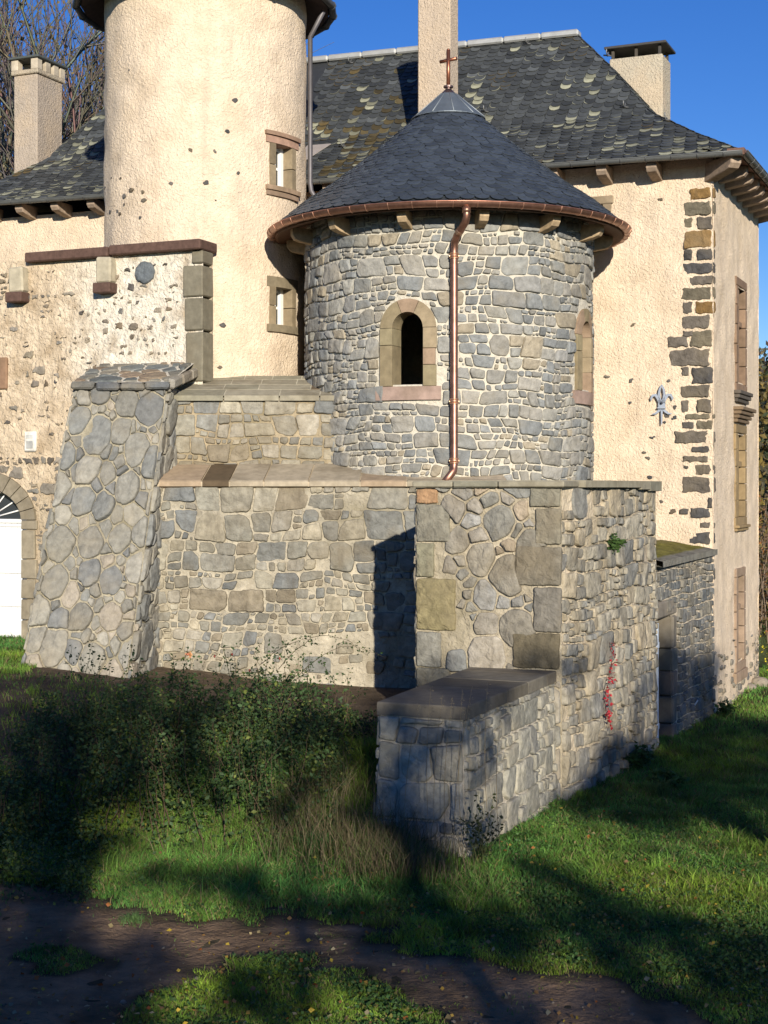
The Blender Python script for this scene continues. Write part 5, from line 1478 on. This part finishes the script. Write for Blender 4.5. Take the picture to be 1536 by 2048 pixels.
def build_grass():
    rng = random.Random(101); N = 250000; X = []; Y = []; Z = []; Hh = []; Wd = []; C = []
    while len(X) < N:
        v = rng.uniform(1330, 2110) if rng.random() > .25 else rng.uniform(1330, 1750); y = 12000 / (v - 975) ; x = rng.uniform(-.285, .285) * y
        if y > 36: continue
        p, q = toPQ(x, y)
        n1 = fn(x, y, 11, .7); n2 = fn(x, y, 12, 2.6)
        dens = 1.0
        if p > 0.35 and q > -8.0 and not (x < -5.3 and 22.5 < y < 27.3):
            if q > -8.0: continue
        low_in = (0.84 + (y - 16) * .39 > x > -0.04 + (y - 16.36) * .38) and 16.1 < y < 19.6
        if low_in: continue
        if p > 1.2 and q > (-11.4 if x < -3.6 else -9.6): dens = .10 + .3 * max(0, n2)
        if x < -5.3 and y > 22: dens = 1
        pa = path_amt(x, y)
        if pa > .45: dens = 0.012 + .06 * max(0, n2)
        elif pa > 0: dens = .05 + .3 * max(0, n2 + .1) * (1 - pa * 2)
        elif pa > -0.6: dens *= 0.4 + max(0, -pa)
        if rng.random() > dens: continue
        h = 0.045 + 0.05 * rng.random() + .05 * max(0, n1) + .10 * max(0, n2 - .10)
        if 14.2 < y < 18 and x < 1.2: h += .05 + .08 * max(0, n2)
        if pa > 0: h *= .5
        if y < 13.6: h *= .5 + .1 * (y - 9.6) / 4
        elif 16.4 > y and x < .6: h *= .8
        if rng.random() < .03: h *= 1.9
        if fn(x, y, 23, 1.9) > .34: h *= 1.5
        n3 = fn(x, y, 17, 3.2); k = rng.uniform(.6, 1.4) * (1 + .55 * n3); t = rng.random() - .10 * max(0, fn(x, y, 19, 1.1) * 2)
        hue = max(0, min(1, .5 + .9 * n1 + .25 * (rng.random() - .5)))
        if t < .13: c = (.24 * k, .19 * k, .09 * k)
        elif t < .16: c = (.13 * k, .14 * k, .03 * k)
        else: c = ((.085 + .12 * hue) * k, (.225 + .08 * hue) * k, (.050 - .015 * hue) * k)
        X.append(x); Y.append(y); Z.append(terrain(x, y) - .01); Hh.append(h); Wd.append(rng.uniform(.004, .008) * (.6 + y / 20)); C.append(c)
    A = lambda L: np.array(L, dtype=np.float64)
    o = blades_np('grass', A(X), A(Y), A(Z), A(Hh), A(Wd), A(C), 0.75, M['grass'], 3)
    tag(o, 'green autumn grass with bare trodden patches around the stone walls', 'grass', kind='stuff')
build_grass()

def build_clover():   # broad leaved weeds low in the lawn
    rng = random.Random(102); P = []; S = []; C = []
    while len(P) < 26000:
        v = rng.uniform(1600, 2090); y = 12000 / (v - 975); x = rng.uniform(-.28, .28) * y
        p, q = toPQ(x, y)
        if (p > .35 and q > -8.3) or path_amt(x, y) > -.3: continue
        if 0.9 + (y - 16) * .39 > x > -0.1 + (y - 16.36) * .38 and y > 16: continue
        if fn(x, y, 21, 1.6) < .02 and rng.random() > .12: continue
        z = terrain(x, y) + rng.uniform(.01, .07); k = rng.uniform(.6, 1.4)
        P.append((x, y, z)); S.append(rng.uniform(.018, .045)); C.append((.055 * k, .115 * k, .03 * k) if rng.random() > .1 else (.16 * k, .15 * k, .04 * k))
    tag(leaves_np('lawn_weeds', P, S, C, M['leaf'], None, 4, .8, .3), 'low broad leaved weeds scattered through the grass', 'weeds', kind='stuff')
build_clover()

def build_fallen():
    rng = random.Random(103); P = []; S = []; C = []
    while len(P) < 1200:
        v = rng.uniform(1560, 2090); y = 12000 / (v - 975); x = rng.uniform(-.28, .28) * y
        p, q = toPQ(x, y)
        if p > .3 and q > -11.8 and not (p > 1.2 and q < -9): continue
        if fn(x, y, 31, .9) < -.12 and rng.random() > .25: continue
        k = rng.uniform(.6, 1.2)
        c = rng.choice([(.50, .36, .05), (.42, .27, .05), (.30, .17, .06), (.22, .13, .06), (.34, .27, .13), (.38, .33, .20), (.36, .12, .03)])
        off = .05 if path_amt(x, y) < 0 else .016
        P.append((x, y, terrain(x, y) + off + rng.uniform(0, .02))); S.append(rng.uniform(.02, .06)); C.append(tuple(a * k for a in c))
    tag(leaves_np('fallen_leaves', P, S, C, M['leaf'], None, 5, .8, .25), 'yellow and brown fallen leaves strewn over lawn and path', 'leaves', kind='stuff')
build_fallen()

def build_pebbles():
    rng = random.Random(104); mb = MB()
    for _ in range(150):
        v = rng.uniform(1740, 2080); y = 12000 / (v - 975); x = rng.uniform(-.27, .27) * y
        if path_amt(x, y) < 0: continue
        r = rng.choice([.008, .012, .016, .026]) * rng.uniform(.7, 1.4); z = terrain(x, y) + .008
        vs = []; n = 6
        for j, (k, h) in enumerate(((1, 0), (.85, .5), (.4, .8))):
            for i in range(n):
                a = 2 * math.pi * i / n + j * .3; vs.append((x + math.cos(a) * r * k * rng.uniform(.8, 1.2), y + math.sin(a) * r * k * rng.uniform(.8, 1.2), z + h * r))
        fs = [[j * n + i, j * n + (i + 1) % n, (j + 1) * n + (i + 1) % n, (j + 1) * n + i] for j in range(2) for i in range(n)] + [[2 * n + i for i in range(n)]]
        k = rng.uniform(.5, 1.1); mb.add(vs, fs, (.20 * k, .165 * k, .125 * k), 0, True)
    tag(mb.build('gravel', M['stone']), 'small pale stones and chips scattered on the dirt path', 'gravel', kind='stuff')
build_pebbles()

# ---- thicket
def build_bush():
    rng = random.Random(111)
    T = thing('briar_thicket', 'wide dark thicket of briars with thorny canes rising before the terrace wall', 'bush', (-2.2, 17.6, .5))
    st = MB(); P = []; S = []; C = []
    def lf(p, sz, lit=0):
        k = rng.uniform(.55, 1.35); t = rng.random()
        c = (.055 * k, .10 * k, .032 * k)
        if t < .14: c = (.15 * k, .18 * k, .04 * k)
        elif t < .14: c = (.17 * k, .12 * k, .04 * k)
        P.append(tuple(p)); S.append(sz); C.append(c)
    def cane(b, tip, r0, bow, leafn, lsz=(.03, .055)):
        b = Vector(b); tip = Vector(tip); n = 11; pts = []
        side = Vector((rng.gauss(0, .06), rng.gauss(0, .06), 0))
        for i in range(n):
            t = i / (n - 1); p = b.lerp(tip, t); p.z += bow * math.sin(math.pi * t * .9) ; p += side * math.sin(3 * t + bow) + Vector((rng.gauss(0, .012), rng.gauss(0, .012), rng.gauss(0, .012)))
            pts.append(p)
        tube(st, pts, [r0 * (1 - .75 * i / (n - 1)) for i in range(n)], (.09, .065, .04) if rng.random() < .7 else (.07, .08, .03), 0, 4, False)
        for _ in range(leafn):
            t = rng.uniform(.12, 1); i = min(n - 2, int(t * (n - 1))); p = pts[i].lerp(pts[i + 1], rng.random())
            a = rng.uniform(0, 6.28); e = rng.uniform(.02, .10) * (1.1 - .5 * t)
            lf(p + Vector((math.cos(a) * e, math.sin(a) * e, rng.uniform(-.03, .05))), rng.uniform(*lsz))
    def base(x, y): return (x, y, terrain(x, y))
    # outline of the thicket: height of the top along x
    def top(x):
        return 1.55 + .28 * math.exp(-((x + 1.35) / .75) ** 2) + .10 * math.exp(-((x + 3.1) / .6) ** 2) - .75 * sstep(-x, 4.05, 4.6) - .9 * sstep(x, -.75, -.2) + .22 * fn(x, 0, 5, 2.3)
    for i in range(250):
        x = rng.uniform(-4.4, -.35); y = rng.uniform(16.3, 19.4)
        h = top(x) - .25 * abs(y - 18.1) * .5
        b = base(x + rng.uniform(-.3, .3), y + rng.uniform(-.2, .2)); tz = max(b[2] + .3, h * rng.uniform(.72, 1.02))
        cane(b, (x + rng.gauss(0, .22), y + rng.gauss(0, .2), tz), .009, rng.uniform(0, .12), 60)
    # protruding tips with small leaves
    for u, v in [(143, 1290), (190, 1283), (262, 1290), (245, 1310), (378, 1292), (415, 1310), (475, 1287), (520, 1283), (565, 1282), (640, 1320), (700, 1345), (350, 1330), (310, 1340), (455, 1305), (498, 1300), (545, 1300), (600, 1335), (180, 1330), (130, 1345), (90, 1352), (160, 1310), (205, 1315), (400, 1300), (445, 1292), (535, 1290), (590, 1300), (620, 1310), (655, 1350), (690, 1350), (340, 1310), (385, 1330), (430, 1325), (285, 1325), (220, 1330)]:
        y = 18.0 + rng.uniform(-.4, .4); x = (u - 768) / 3000 * y; z = 4 - (v - 975) / 3000 * y
        cane((x + rng.gauss(0, .12), y, z - .75), (x, y, z), .007, .02, 46, (.028, .058))
    for a, b_, bow in (((560, 1340), (735, 1335), .42), ((600, 1350), (770, 1335), .30), ((520, 1330), (640, 1300), .2)):
        y = 18.2; f = lambda uv: ((uv[0] - 768) / 3000 * y, y, 4 - (uv[1] - 975) / 3000 * y)
        cane(f(a), f(b_), .006, bow, 60, (.025, .05))
    # leafy mass
    n = 0
    while n < 9500:
        x = rng.uniform(-4.5, -.3); y = rng.uniform(16.0, 19.4); g = terrain(x, y); h = top(x) - .12 * (y - 18.2) ** 2 - .45 * max(0, fn(x, y * .6, 40, 2.2) + .05)
        z = g + (h - g) * rng.random() ** .75
        dens = fn(x, y, z, 2.6) + .5 * fn(x, y, z, 6)
        if dens < .10 + .10 * (z - g) and rng.random() > .08: continue
        lf((x, y, z), rng.uniform(.04, .075)); n += 1
    # brambles at the lower left
    n = 0
    while n < 5000:
        x = rng.uniform(-4.6, -2.7); y = rng.uniform(14.3, 17.2); g = terrain(x, y); h = .62 * sstep(-x, 2.7, 3.6) * (0.6 + .6 * fn(x, y, 1, 1.5) + .3)
        if h < .05: continue
        lf((x, y, g + h * rng.random()), rng.uniform(.03, .065)); n += 1
    st.build('canes', M['bark'], T)
    leaves_np('foliage', P, S, C, M['leaf'], T, 6, .6)
    # a late rose bloom and hips
    fb = MB(); y = 18.0; cx, cz = (378 - 768) / 3000 * y, 4 - (1309 - 975) / 3000 * y
    for i in range(16):
        a = i * 2.4; e = .010 + .0022 * i
        leaf_quads(fb, (cx + math.cos(a) * e * .5, y - .03, cz + math.sin(a) * e * .5), .045, rng, (.85, .30 + .02 * i, .20), None, 0, .5, .9)
    tag(fb.build('rose_bloom', M['leaf'], T), 'salmon pink rose bloom', None)
    for u, v in [(465, 1308), (500, 1340), (560, 1316), (430, 1312)]:
        h = MB(); c = Vector(((u - 768) / 3000 * y, y - .05, 4 - (v - 975) / 3000 * y)); tube(h, [c + Vector((0, 0, .016)), c + Vector((0, 0, .008)), c, c - Vector((0, 0, .010)), c - Vector((0, 0, .016))], [.004, .011, .013, .010, .003], (.25, .03, .02), 0, 7)
        h.build('rose_hip', M['paint'], T)
build_bush()

def build_drygrass():
    rng = random.Random(121); X = []; Y = []; Z = []; H = []; Wd = []; C = []
    while len(X) < 2600:
        t = rng.random()
        if t < .6: x, y, h = rng.gauss(.10, .36), rng.uniform(15.0, 16.05), rng.uniform(.15, .62)
        elif t < .66: x, y, h = rng.uniform(-3.6, -.6), rng.uniform(15.9, 16.7), rng.uniform(.2, .5)
        else: x, y, h = rng.gauss(-.75, .35), rng.uniform(15.6, 17.0), rng.uniform(.3, .8)
        if x > .95: continue
        k = rng.uniform(.5, 1.2); X.append(x); Y.append(y); Z.append(terrain(x, y) - .02); H.append(h); Wd.append(rng.uniform(.004, .008)); C.append((.19 * k, .15 * k, .085 * k) if rng.random() < .7 else (.09 * k, .12 * k, .04 * k))
    A = lambda L: np.array(L, dtype=np.float64)
    tag(blades_np('dry_grass', A(X), A(Y), A(Z), A(H), A(Wd), A(C), 0.55, M['grass'], 9), 'tall dry brown grass along the thicket and low wall foot', 'grass', kind='stuff')
    # tall seed heads in front of the low wall
    for i, (u, v, yb) in enumerate([(862, 1372, 15.7), (885, 1390, 15.6), (905, 1395, 15.8), (925, 1378, 15.6), (945, 1372, 15.9), (975, 1365, 15.8), (838, 1405, 15.7), (1000, 1440, 15.7)]):
        x1 = (u - 768) / 3000 * yb; z1 = 4 - (v - 975) / 3000 * yb; x0 = x1 - rng.uniform(-.05, .22); z0 = terrain(x0, yb)
        mb = MB(); pts = [Vector((x0, yb, z0)).lerp(Vector((x1, yb, z1)), t / 7) + Vector((-.05 * math.sin(math.pi * t / 7), 0, .03 * math.sin(math.pi * t / 7))) for t in range(8)]
        tube(mb, pts, [.0035] * 6 + [.002, .001], (.30, .23, .13), 0, 4, False)
        for _ in range(22):
            k = rng.uniform(.80, 1.0); p = pts[0].lerp(pts[-1], k); leaf_quads(mb, p + Vector((rng.gauss(0, .008), rng.gauss(0, .008), 0)), .03, rng, (.34, .27, .16), None, 0, .1, .2)
        nm = ['bent leftwards at the edge of', 'short one beside', 'slender one in front of', 'upright one before', 'leaning one over', 'tallest one against', 'leftmost one near', 'rightmost one before'][i]
        tag(mb.build('seed_stalk', M['grass']), 'thin pale grass seed stalk, ' + nm + ' the low wall corner', 'grass stalk', 'seed stalks before the low wall')
build_drygrass()

def leafy_plant(name, label, cat, base, h, spread, nst, nl, lsz, cols, seed, group=None, droop=0.0, stemc=(.07, .08, .03), part='leaves'):
    rng = random.Random(seed); T = thing(name, label, cat, base, group); st = MB(); P = []; S = []; C = []
    for i in range(nst):
        a = rng.uniform(0, 6.28); e = spread * rng.random() ** .6; tip = Vector(base) + Vector((math.cos(a) * e, math.sin(a) * e, h * rng.uniform(.55, 1.0) - droop * rng.random()))
        pts = [Vector(base).lerp(tip, t / 5) + Vector((rng.gauss(0, .01), rng.gauss(0, .01), .04 * math.sin(math.pi * t / 5))) for t in range(6)]
        tube(st, pts, [.006 * (1 - .14 * t) for t in range(6)], stemc, 0, 4, False)
        for _ in range(nl):
            t = rng.uniform(.2, 1) * 5; j = min(4, int(t)); p = pts[j].lerp(pts[j + 1], t - j) + Vector((rng.gauss(0, .02), rng.gauss(0, .02), rng.gauss(0, .015)))
            k = rng.uniform(.65, 1.3); c = rng.choice(cols); P.append(tuple(p)); S.append(rng.uniform(*lsz)); C.append(tuple(x * k for x in c))
    st.build('stems', M['bark'], T); leaves_np(part, P, S, C, M['leaf'], T, seed, .6)
    return T
leafy_plant('sapling', 'small dark leaved sapling against the corner of the low wall', 'sapling', (1.02, 15.62, .0), .85, .30, 12, 20, (.035, .06), [(.03, .045, .02), (.05, .06, .02)], 131)
leafy_plant('wall_plant', 'bright green plant rooted high in the bastion side wall', 'plant', tuple(ONSIDE[0](1224, 1112, .03)), .34, .17, 14, 24, (.05, .085), [(.07, .13, .03), (.05, .10, .025)], 132)
leafy_plant('nettle_clump', 'green weeds at the foot of the bastion side wall', 'weeds', (3.62, 21.25, .0), .34, .36, 26, 18, (.05, .09), [(.06, .13, .03), (.05, .10, .03)], 133)
leafy_plant('weed_tuft', 'pale green weeds in the lawn beside the doorway', 'weeds', (3.75, 19.9, .0), .26, .30, 20, 14, (.06, .10), [(.08, .15, .03), (.06, .12, .03)], 134)
leafy_plant('corner_weed', 'dark green weed at the foot of the manor corner', 'weeds', (5.95, 26.1, .0), .30, .25, 12, 14, (.06, .10), [(.04, .09, .03)], 135)
leafy_plant('yellow_shrub', 'straggly shrub with yellow flowers beyond the manor wall', 'shrub', (7.85, 30.4, .1), 1.35, .55, 16, 12, (.04, .07), [(.06, .09, .03), (.75, .65, .04), (.10, .08, .03)], 136)
def tuft(label, x, y, h, n, seed, c=(.06, .14, .04), spread=.05):
    r = np.random.RandomState(seed); T = thing('grass_tuft', label, 'grass tuft', (x, y, terrain(x, y)))
    X = x + r.normal(0, spread, n); Y = y + r.normal(0, spread, n); Z = np.full(n, terrain(x, y) - .01)
    C = np.array([c]) * r.uniform(.6, 1.4, (n, 1)); blades_np('blades', X, Y, Z, r.uniform(.5, 1, n) * h, r.uniform(.006, .011, n), C, .9, M['grass'], seed, T)
tuft('large round tuft of long green grass below the thicket', -.70, 15.9, .34, 420, 141)
tuft('leaning tuft of pale grass beside the lawn weeds under the bastion', 3.55, 19.3, .34, 200, 142, (.10, .17, .05))
tuft('small tuft of grass alone on the dirt path', -2.30, 13.75, .13, 160, 143, (.09, .16, .05), .06)
tuft('bright leafy tuft in sunlit lawn right of the low wall', 2.0, 15.4, .20, 260, 144, (.10, .20, .04), .06)

def build_redvine():
    rng = random.Random(151); T = thing('red_creeper', 'thin creeper with bright red leaves hanging down the bastion side wall', 'creeper', (3.28, 20.85, .6))
    st = MB(); pts = []
    for i in range(16):
        t = i / 15; v = 1285 + 172 * t; u = 1219 + 5 * math.sin(t * 7) - 8 * t; pts.append(Vector(ONSIDE[0](u, v, .07)))
    tube(st, pts, .004, (.10, .05, .03), 0, 4, False); st.build('stem', M['bark'], T)
    P = []; S = []; C = []
    for _ in range(150):
        t = rng.random(); 
        if .28 < t < .36 or .62 < t < .70: continue
        p = pts[min(15, int(t * 15))].lerp(pts[min(15, int(t * 15) + 1)], rng.random()); P.append((p.x + rng.gauss(0, .02) + .03, p.y + rng.gauss(0, .06), p.z + rng.gauss(0, .02))); S.append(rng.uniform(.03, .06)); k = rng.uniform(.5, 1.2); C.append((.55 * k, .035 * k, .05 * k))
    leaves_np('leaves', P, S, C, M['leaf'], T, 7, .8)
build_redvine()

def small_things():
    rng = random.Random(161)
    mb = MB(); tube(mb, [(4.95 + .0, 25.0, .02), (5.28, 25.25, .42)], .014, (.62, .60, .55), 0, 7)
    tag(mb.build('stake', M['paint']), 'pale wooden stake leaning against the shaded doorway wall', 'stake')
    lab = ['flat grey', 'round brown', 'small pale']
    for i, (x, y, r) in enumerate([(7.55, 30.1, .20), (7.2, 29.6, .14), (7.95, 29.7, .22)]):
        mb = MB(); n = 9; z = terrain(x, y); vs = []
        for k, h in ((1, -.1), (1.03, .35), (.8, .7), (.4, .85)):
            for j in range(n):
                a = 2 * math.pi * j / n; e = r * k * (1 + .25 * mn.noise(Vector((math.cos(a), math.sin(a), i + h)))); vs.append((x + math.cos(a) * e, y + math.sin(a) * e, z + h * r))
        mb.add(vs, [[q * n + j, q * n + (j + 1) % n, (q + 1) * n + (j + 1) % n, (q + 1) * n + j] for q in range(3) for j in range(n)] + [[3 * n + j for j in range(n)]], (.28, .24, .19), 0, True)
        tag(mb.build('boulder', M['stone']), lab[i] + ' boulder at the far foot of the manor side wall', 'rock', 'rocks beyond the manor corner')
small_things()

# ---- bare trees behind the house, left
def bare_tree(name, label, x, y, h, seed, group, leafc=None, spread=1.0):
    rng = random.Random(seed); z0 = terrain(x, y) - .2; T = thing(name, label, 'tree', (x, y, z0), group)
    tr = MB(); br = MB(); tips = []
    def grow(p, d, ln, r, lvl):
        n = 4 if lvl < 3 else 3; pts = [p]; q = Vector(p); dd = Vector(d)
        for i in range(n):
            dd = (dd + Vector((rng.gauss(0, .10), rng.gauss(0, .10), rng.gauss(0, .06) + .05))).normalized(); q = q + dd * (ln / n); pts.append(q.copy())
        col = (.16, .14, .115) if lvl < 2 else (.17, .145, .12)
        tube(tr if lvl == 0 else br, pts, [r * (1 - .45 * i / n) for i in range(n + 1)], tuple(c * rng.uniform(.8, 1.2) for c in col), 0, 7 if lvl == 0 else (5 if lvl == 1 else 3), False)
        if lvl >= 4: tips.append(pts[-1]); return
        m = [5, 5, 5, 5][lvl]
        for k in range(m):
            t = rng.uniform(.30, 1.0) if k else 1.0; i = min(n - 1, int(t * n)); P = pts[i].lerp(pts[i + 1], t * n - i) if t < 1 else pts[-1]
            a = rng.uniform(0, 6.28); e = rng.uniform(.35, .75) * spread; ax = dd.orthogonal().normalized(); ax.rotate(__import__('mathutils').Quaternion(dd, a))
            nd = (dd * math.cos(e) + ax * math.sin(e) + Vector((0, 0, .12))).normalized()
            grow(P, nd, ln * rng.uniform(.50, .74), r * .52 * (1.1 - .2 * t), lvl + 1)
    grow(Vector((x, y, z0)), Vector((rng.gauss(0, .04), rng.gauss(0, .04), 1)).normalized(), h * .42, h * .011, 0)
    tr.build('trunk', M['bark'], T); br.build('crown', M['bark'], T)
    if leafc:
        P = []; S = []; C = []
        for t in tips:
            if rng.random() < leafc[1]:
                for _ in range(2): P.append((t.x + rng.gauss(0, .15), t.y + rng.gauss(0, .15), t.z + rng.gauss(0, .15))); S.append(rng.uniform(.10, .2)); k = rng.uniform(.6, 1.2); C.append(tuple(c * k for c in leafc[0]))
        if P: leaves_np('leaves', P, S, C, M['leaf'], T, seed, .7)
def build_left_trees():
    rng = random.Random(171)
    kinds = ['tall straight', 'slender', 'forked', 'leaning', 'broad crowned', 'grey barked', 'twiggy', 'pale stemmed']
    n = 22
    for i in range(n):
        k = i / (n - 1); y = 37 + 24 * ((i * 7) % n) / n; u = -40 + 200 * k; x = (u - 768) / 3000 * y; low = i % 5 == 2
        h = (13 if low else 19.5 + rng.uniform(-1.5, 2)) * (.72 + y / 165)
        dist = 'near the house' if y < 45 else ('in the middle of the wood' if y < 53 else 'deep in the wood')
        pos = 'at the left picture edge' if k < .2 else ('left behind the tall chimney' if k < .42 else ('just right of the tall chimney' if k < .62 else ('midway from chimney to turret' if k < .8 else 'close beside the turret')))
        bare_tree('bare_tree', ('low golden leaved' if low else kinds[i % 8]) + ' tree %s, %s' % (pos, dist), x, y, h, 200 + i, 'bare trees behind the left roof', ((.36, .24, .06), .55) if low else ((.22, .16, .06), .16))
build_left_trees()

# ---- wooded hill beyond, right
def build_hill():
    mb = MB(); xs = np.linspace(6, 150, 60); ys = np.linspace(48, 200, 50); vs = []
    def hz(x, y):
        return -1.5 + 10.0 * sstep(y, 46, 105) * sstep(x, 4, 20) + 14 * sstep(y, 100, 200) * sstep(x, 20, 90) + 1.6 * fn(x, y, 0, .06) + .7 * fn(x, y, 3, .2)
    for y in ys:
        for x in xs: vs.append((x, y, hz(x, y)))
    mb.add(vs, [[j * 60 + i, j * 60 + i + 1, (j + 1) * 60 + i + 1, (j + 1) * 60 + i] for j in range(49) for i in range(59)], (.10, .085, .05), 0, True)
    tag(mb.build('hillside', M['hill']), None, None, kind='structure')
    rng = random.Random(181); P = []; S = []; C = []
    pal = [(.16, .13, .07), (.20, .15, .05), (.10, .09, .05), (.07, .085, .04), (.24, .17, .05), (.13, .10, .08), (.30, .22, .05)]
    for _ in range(520):
        y = rng.uniform(50, 130); x = rng.uniform(.22, .36) * y; c = rng.choice(pal); h = rng.uniform(2.5, 5); z = hz(x, y); k = rng.uniform(.7, 1.2)
        for _ in range(90):
            a, b = rng.uniform(0, 6.28), rng.random() ** .5; e = h * .35 * b
            P.append((x + math.cos(a) * e, y + math.sin(a) * e, z + h * rng.uniform(.1, 1))); S.append(rng.uniform(.25, .5)); kk = k * rng.uniform(.6, 1.3); C.append(tuple(q * kk for q in c))
    tag(leaves_np('woodland', P, S, C, M['leaf'], None, 8, .6, 1.0), 'autumn brown woodland covering the distant hillside', 'woodland', kind='stuff')
    # thicket of bare stems close behind the manor
    P = []; S = []; C = []
    T = thing('autumn_hedge', 'dense brown autumn hedge behind the far manor corner', 'hedge', (10.5, 38, 0))
    st = MB()
    for _ in range(150):
        x = rng.uniform(8.8, 12.5); y = rng.uniform(36, 40); h = rng.uniform(2.2, 4.6); b = Vector((x, y, -.1)); tp = b + Vector((rng.gauss(0, .4), rng.gauss(0, .3), h))
        tube(st, [b, b.lerp(tp, .5) + Vector((rng.gauss(0, .1), 0, 0)), tp], [.02, .014, .004], (.19, .14, .10), 0, 4, False)
        for _ in range(60):
            p = b.lerp(tp, rng.uniform(.1, 1)); P.append((p.x + rng.gauss(0, .2), p.y + rng.gauss(0, .2), p.z + rng.gauss(0, .1))); S.append(rng.uniform(.06, .13)); c = rng.choice([(.22, .15, .05), (.10, .10, .04), (.16, .10, .06), (.30, .13, .04)]); k = rng.uniform(.5, 1.2); C.append(tuple(q * k for q in c))
    st.build('stems', M['bark'], T); leaves_np('leaves', P, S, C, M['leaf'], T, 9, .6)
build_hill()

# ---- the trees behind the viewer whose shade falls over the foreground
def shade_prob(u, v):
    if v < 1366: return 0.0
    lineR = 1100 + (v - 1392) * 1.87 if v < 1500 else 1140
    p = 0.0
    if u < 960:
        p = sstep(v, 1418, 1440)
        if 620 < u < 940 and v < 1478: p = .38 * sstep(v, 1425, 1445)
    if 840 < u < 1085 and 1463 < v < 1735: p = .10
    if u > lineR and v < 1505:
        p = sstep(u - lineR, 0, 25)
        if u > 1330 + (v - 1375) * 1.55: p = 0
        if v < 1385: p *= sstep(v, 1366, 1385)
    if v >= 1440 and u > 1425: p = max(p, sstep(v, 1440, 1452))
    if 1500 <= v < 1640 and u > 1130: p = 1.0 if v < 1612 else .75
    if 1085 <= u <= 1140 and v > 1560: p = max(p, .5)
    if v >= 1640:
        if u > 960:
            vd = 1705 + (u - 1000) * .33
            p = .06 if v < vd else .66
            if u > 1130 and v < 1665: p = .5
            if v > vd + 90: p = .62
            if 780 < u < 1230 and v > 1925: p = .22
            if u > 1260 and v > 1975: p = .95
        else:
            p = .66
            if 190 < u < 780 and v < 1790: p = .28
            if 100 < u < 520 and 1775 < v < 1900: p = .28
            if 300 < u < 960 and v > 1940: p = .45
            if 780 <= u < 960 and v > 1920: p = .35
            if u < 190: p = .97
    if 600 < u < 870 and 1500 < v < 1670: p = .45
    if u < 640 and 1440 < v < 1640: p = .42 if 300 < u else .93
    return p
def build_shade_trees():
    rng = random.Random(191); trees = [(1.0, -12.0), (4.7, -12.6), (8.9, -11.8), (12.4, -12.4)]
    names = ['leafy tree behind the viewpoint shading the thicket', 'leafy tree behind the viewpoint shading the low wall', 'leafy tree behind the viewpoint shading the lawn', 'leafy tree behind the viewpoint shading the doorway wall']
    L = [([], [], []) for _ in trees]; n = 0; tries = 0
    k = math.tan(SUN_EL) ; tx = math.tan(SUN_AZ)
    while n < 19000 and tries < 900000:
        tries += 1
        y = rng.uniform(10.5, 31.5); x = rng.uniform(-.34, .34) * max(y, 14)
        u = 768 + x / y * 3000; v = 975 + 12000 / y
        pr = shade_prob(u, v)
        if pr <= 0: continue
        nz = .5 + 1.35 * (.62 * fn(x, y * .42, 0, 1.15) + .38 * fn(x, y * .35, 9, 3.4))
        if nz > pr + (0 if pr < .95 else 1): continue
        if not (v < 1640 and u > 1130) and rng.random() > .55: continue
        Yt = -12.2 + rng.uniform(-2.2, 2.2) * (rng.random() ** .5); dy = y - Yt
        X = x + tx * dy; Z = k * dy / math.cos(SUN_AZ)
        i = min(range(4), key=lambda j: abs(trees[j][0] - X) + .3 * fn(X, Z, 0, .7))
        L[i][0].append((X, Yt, Z)); L[i][1].append(rng.uniform(.11, .19)); kk = rng.uniform(.6, 1.3); L[i][2].append((.10 * kk, .11 * kk, .03 * kk)); n += 1
    for i, (x, y) in enumerate(trees):
        g = terrain(x, y); T = thing('shade_tree', names[i], 'tree', (x, y, g), 'shade trees behind the viewpoint'); tr = MB(); br = MB()
        pts = [Vector((x, y, g - .2)), Vector((x + .1, y, g + 2.0)), Vector((x - .05, y + .1, g + 4.2)), Vector((x + .05, y, 8.4)), Vector((x, y, 10.6))]
        tube(tr, pts, [.26, .20, .16, .11, .04], (.13, .11, .09), 0, 10)
        P = L[i][0]
        for _ in range(60):
            if not P: break
            e = Vector(rng.choice(P)); hz = max(g + 2.2, min(10, e.z - rng.uniform(.3, 1.6))); s0 = Vector((x, y, hz)); m = s0.lerp(e, .5) + Vector((0, 0, .2))
            tube(br, [s0, m, e], [.045, .025, .008], (.13, .11, .09), 0, 5, False)
        tr.build('trunk', M['bark'], T); br.build('limbs', M['bark'], T)
        if P: leaves_np('crown', P, L[i][1], L[i][2], M['leaf'], T, 20 + i, .75, 1.0)
build_shade_trees()
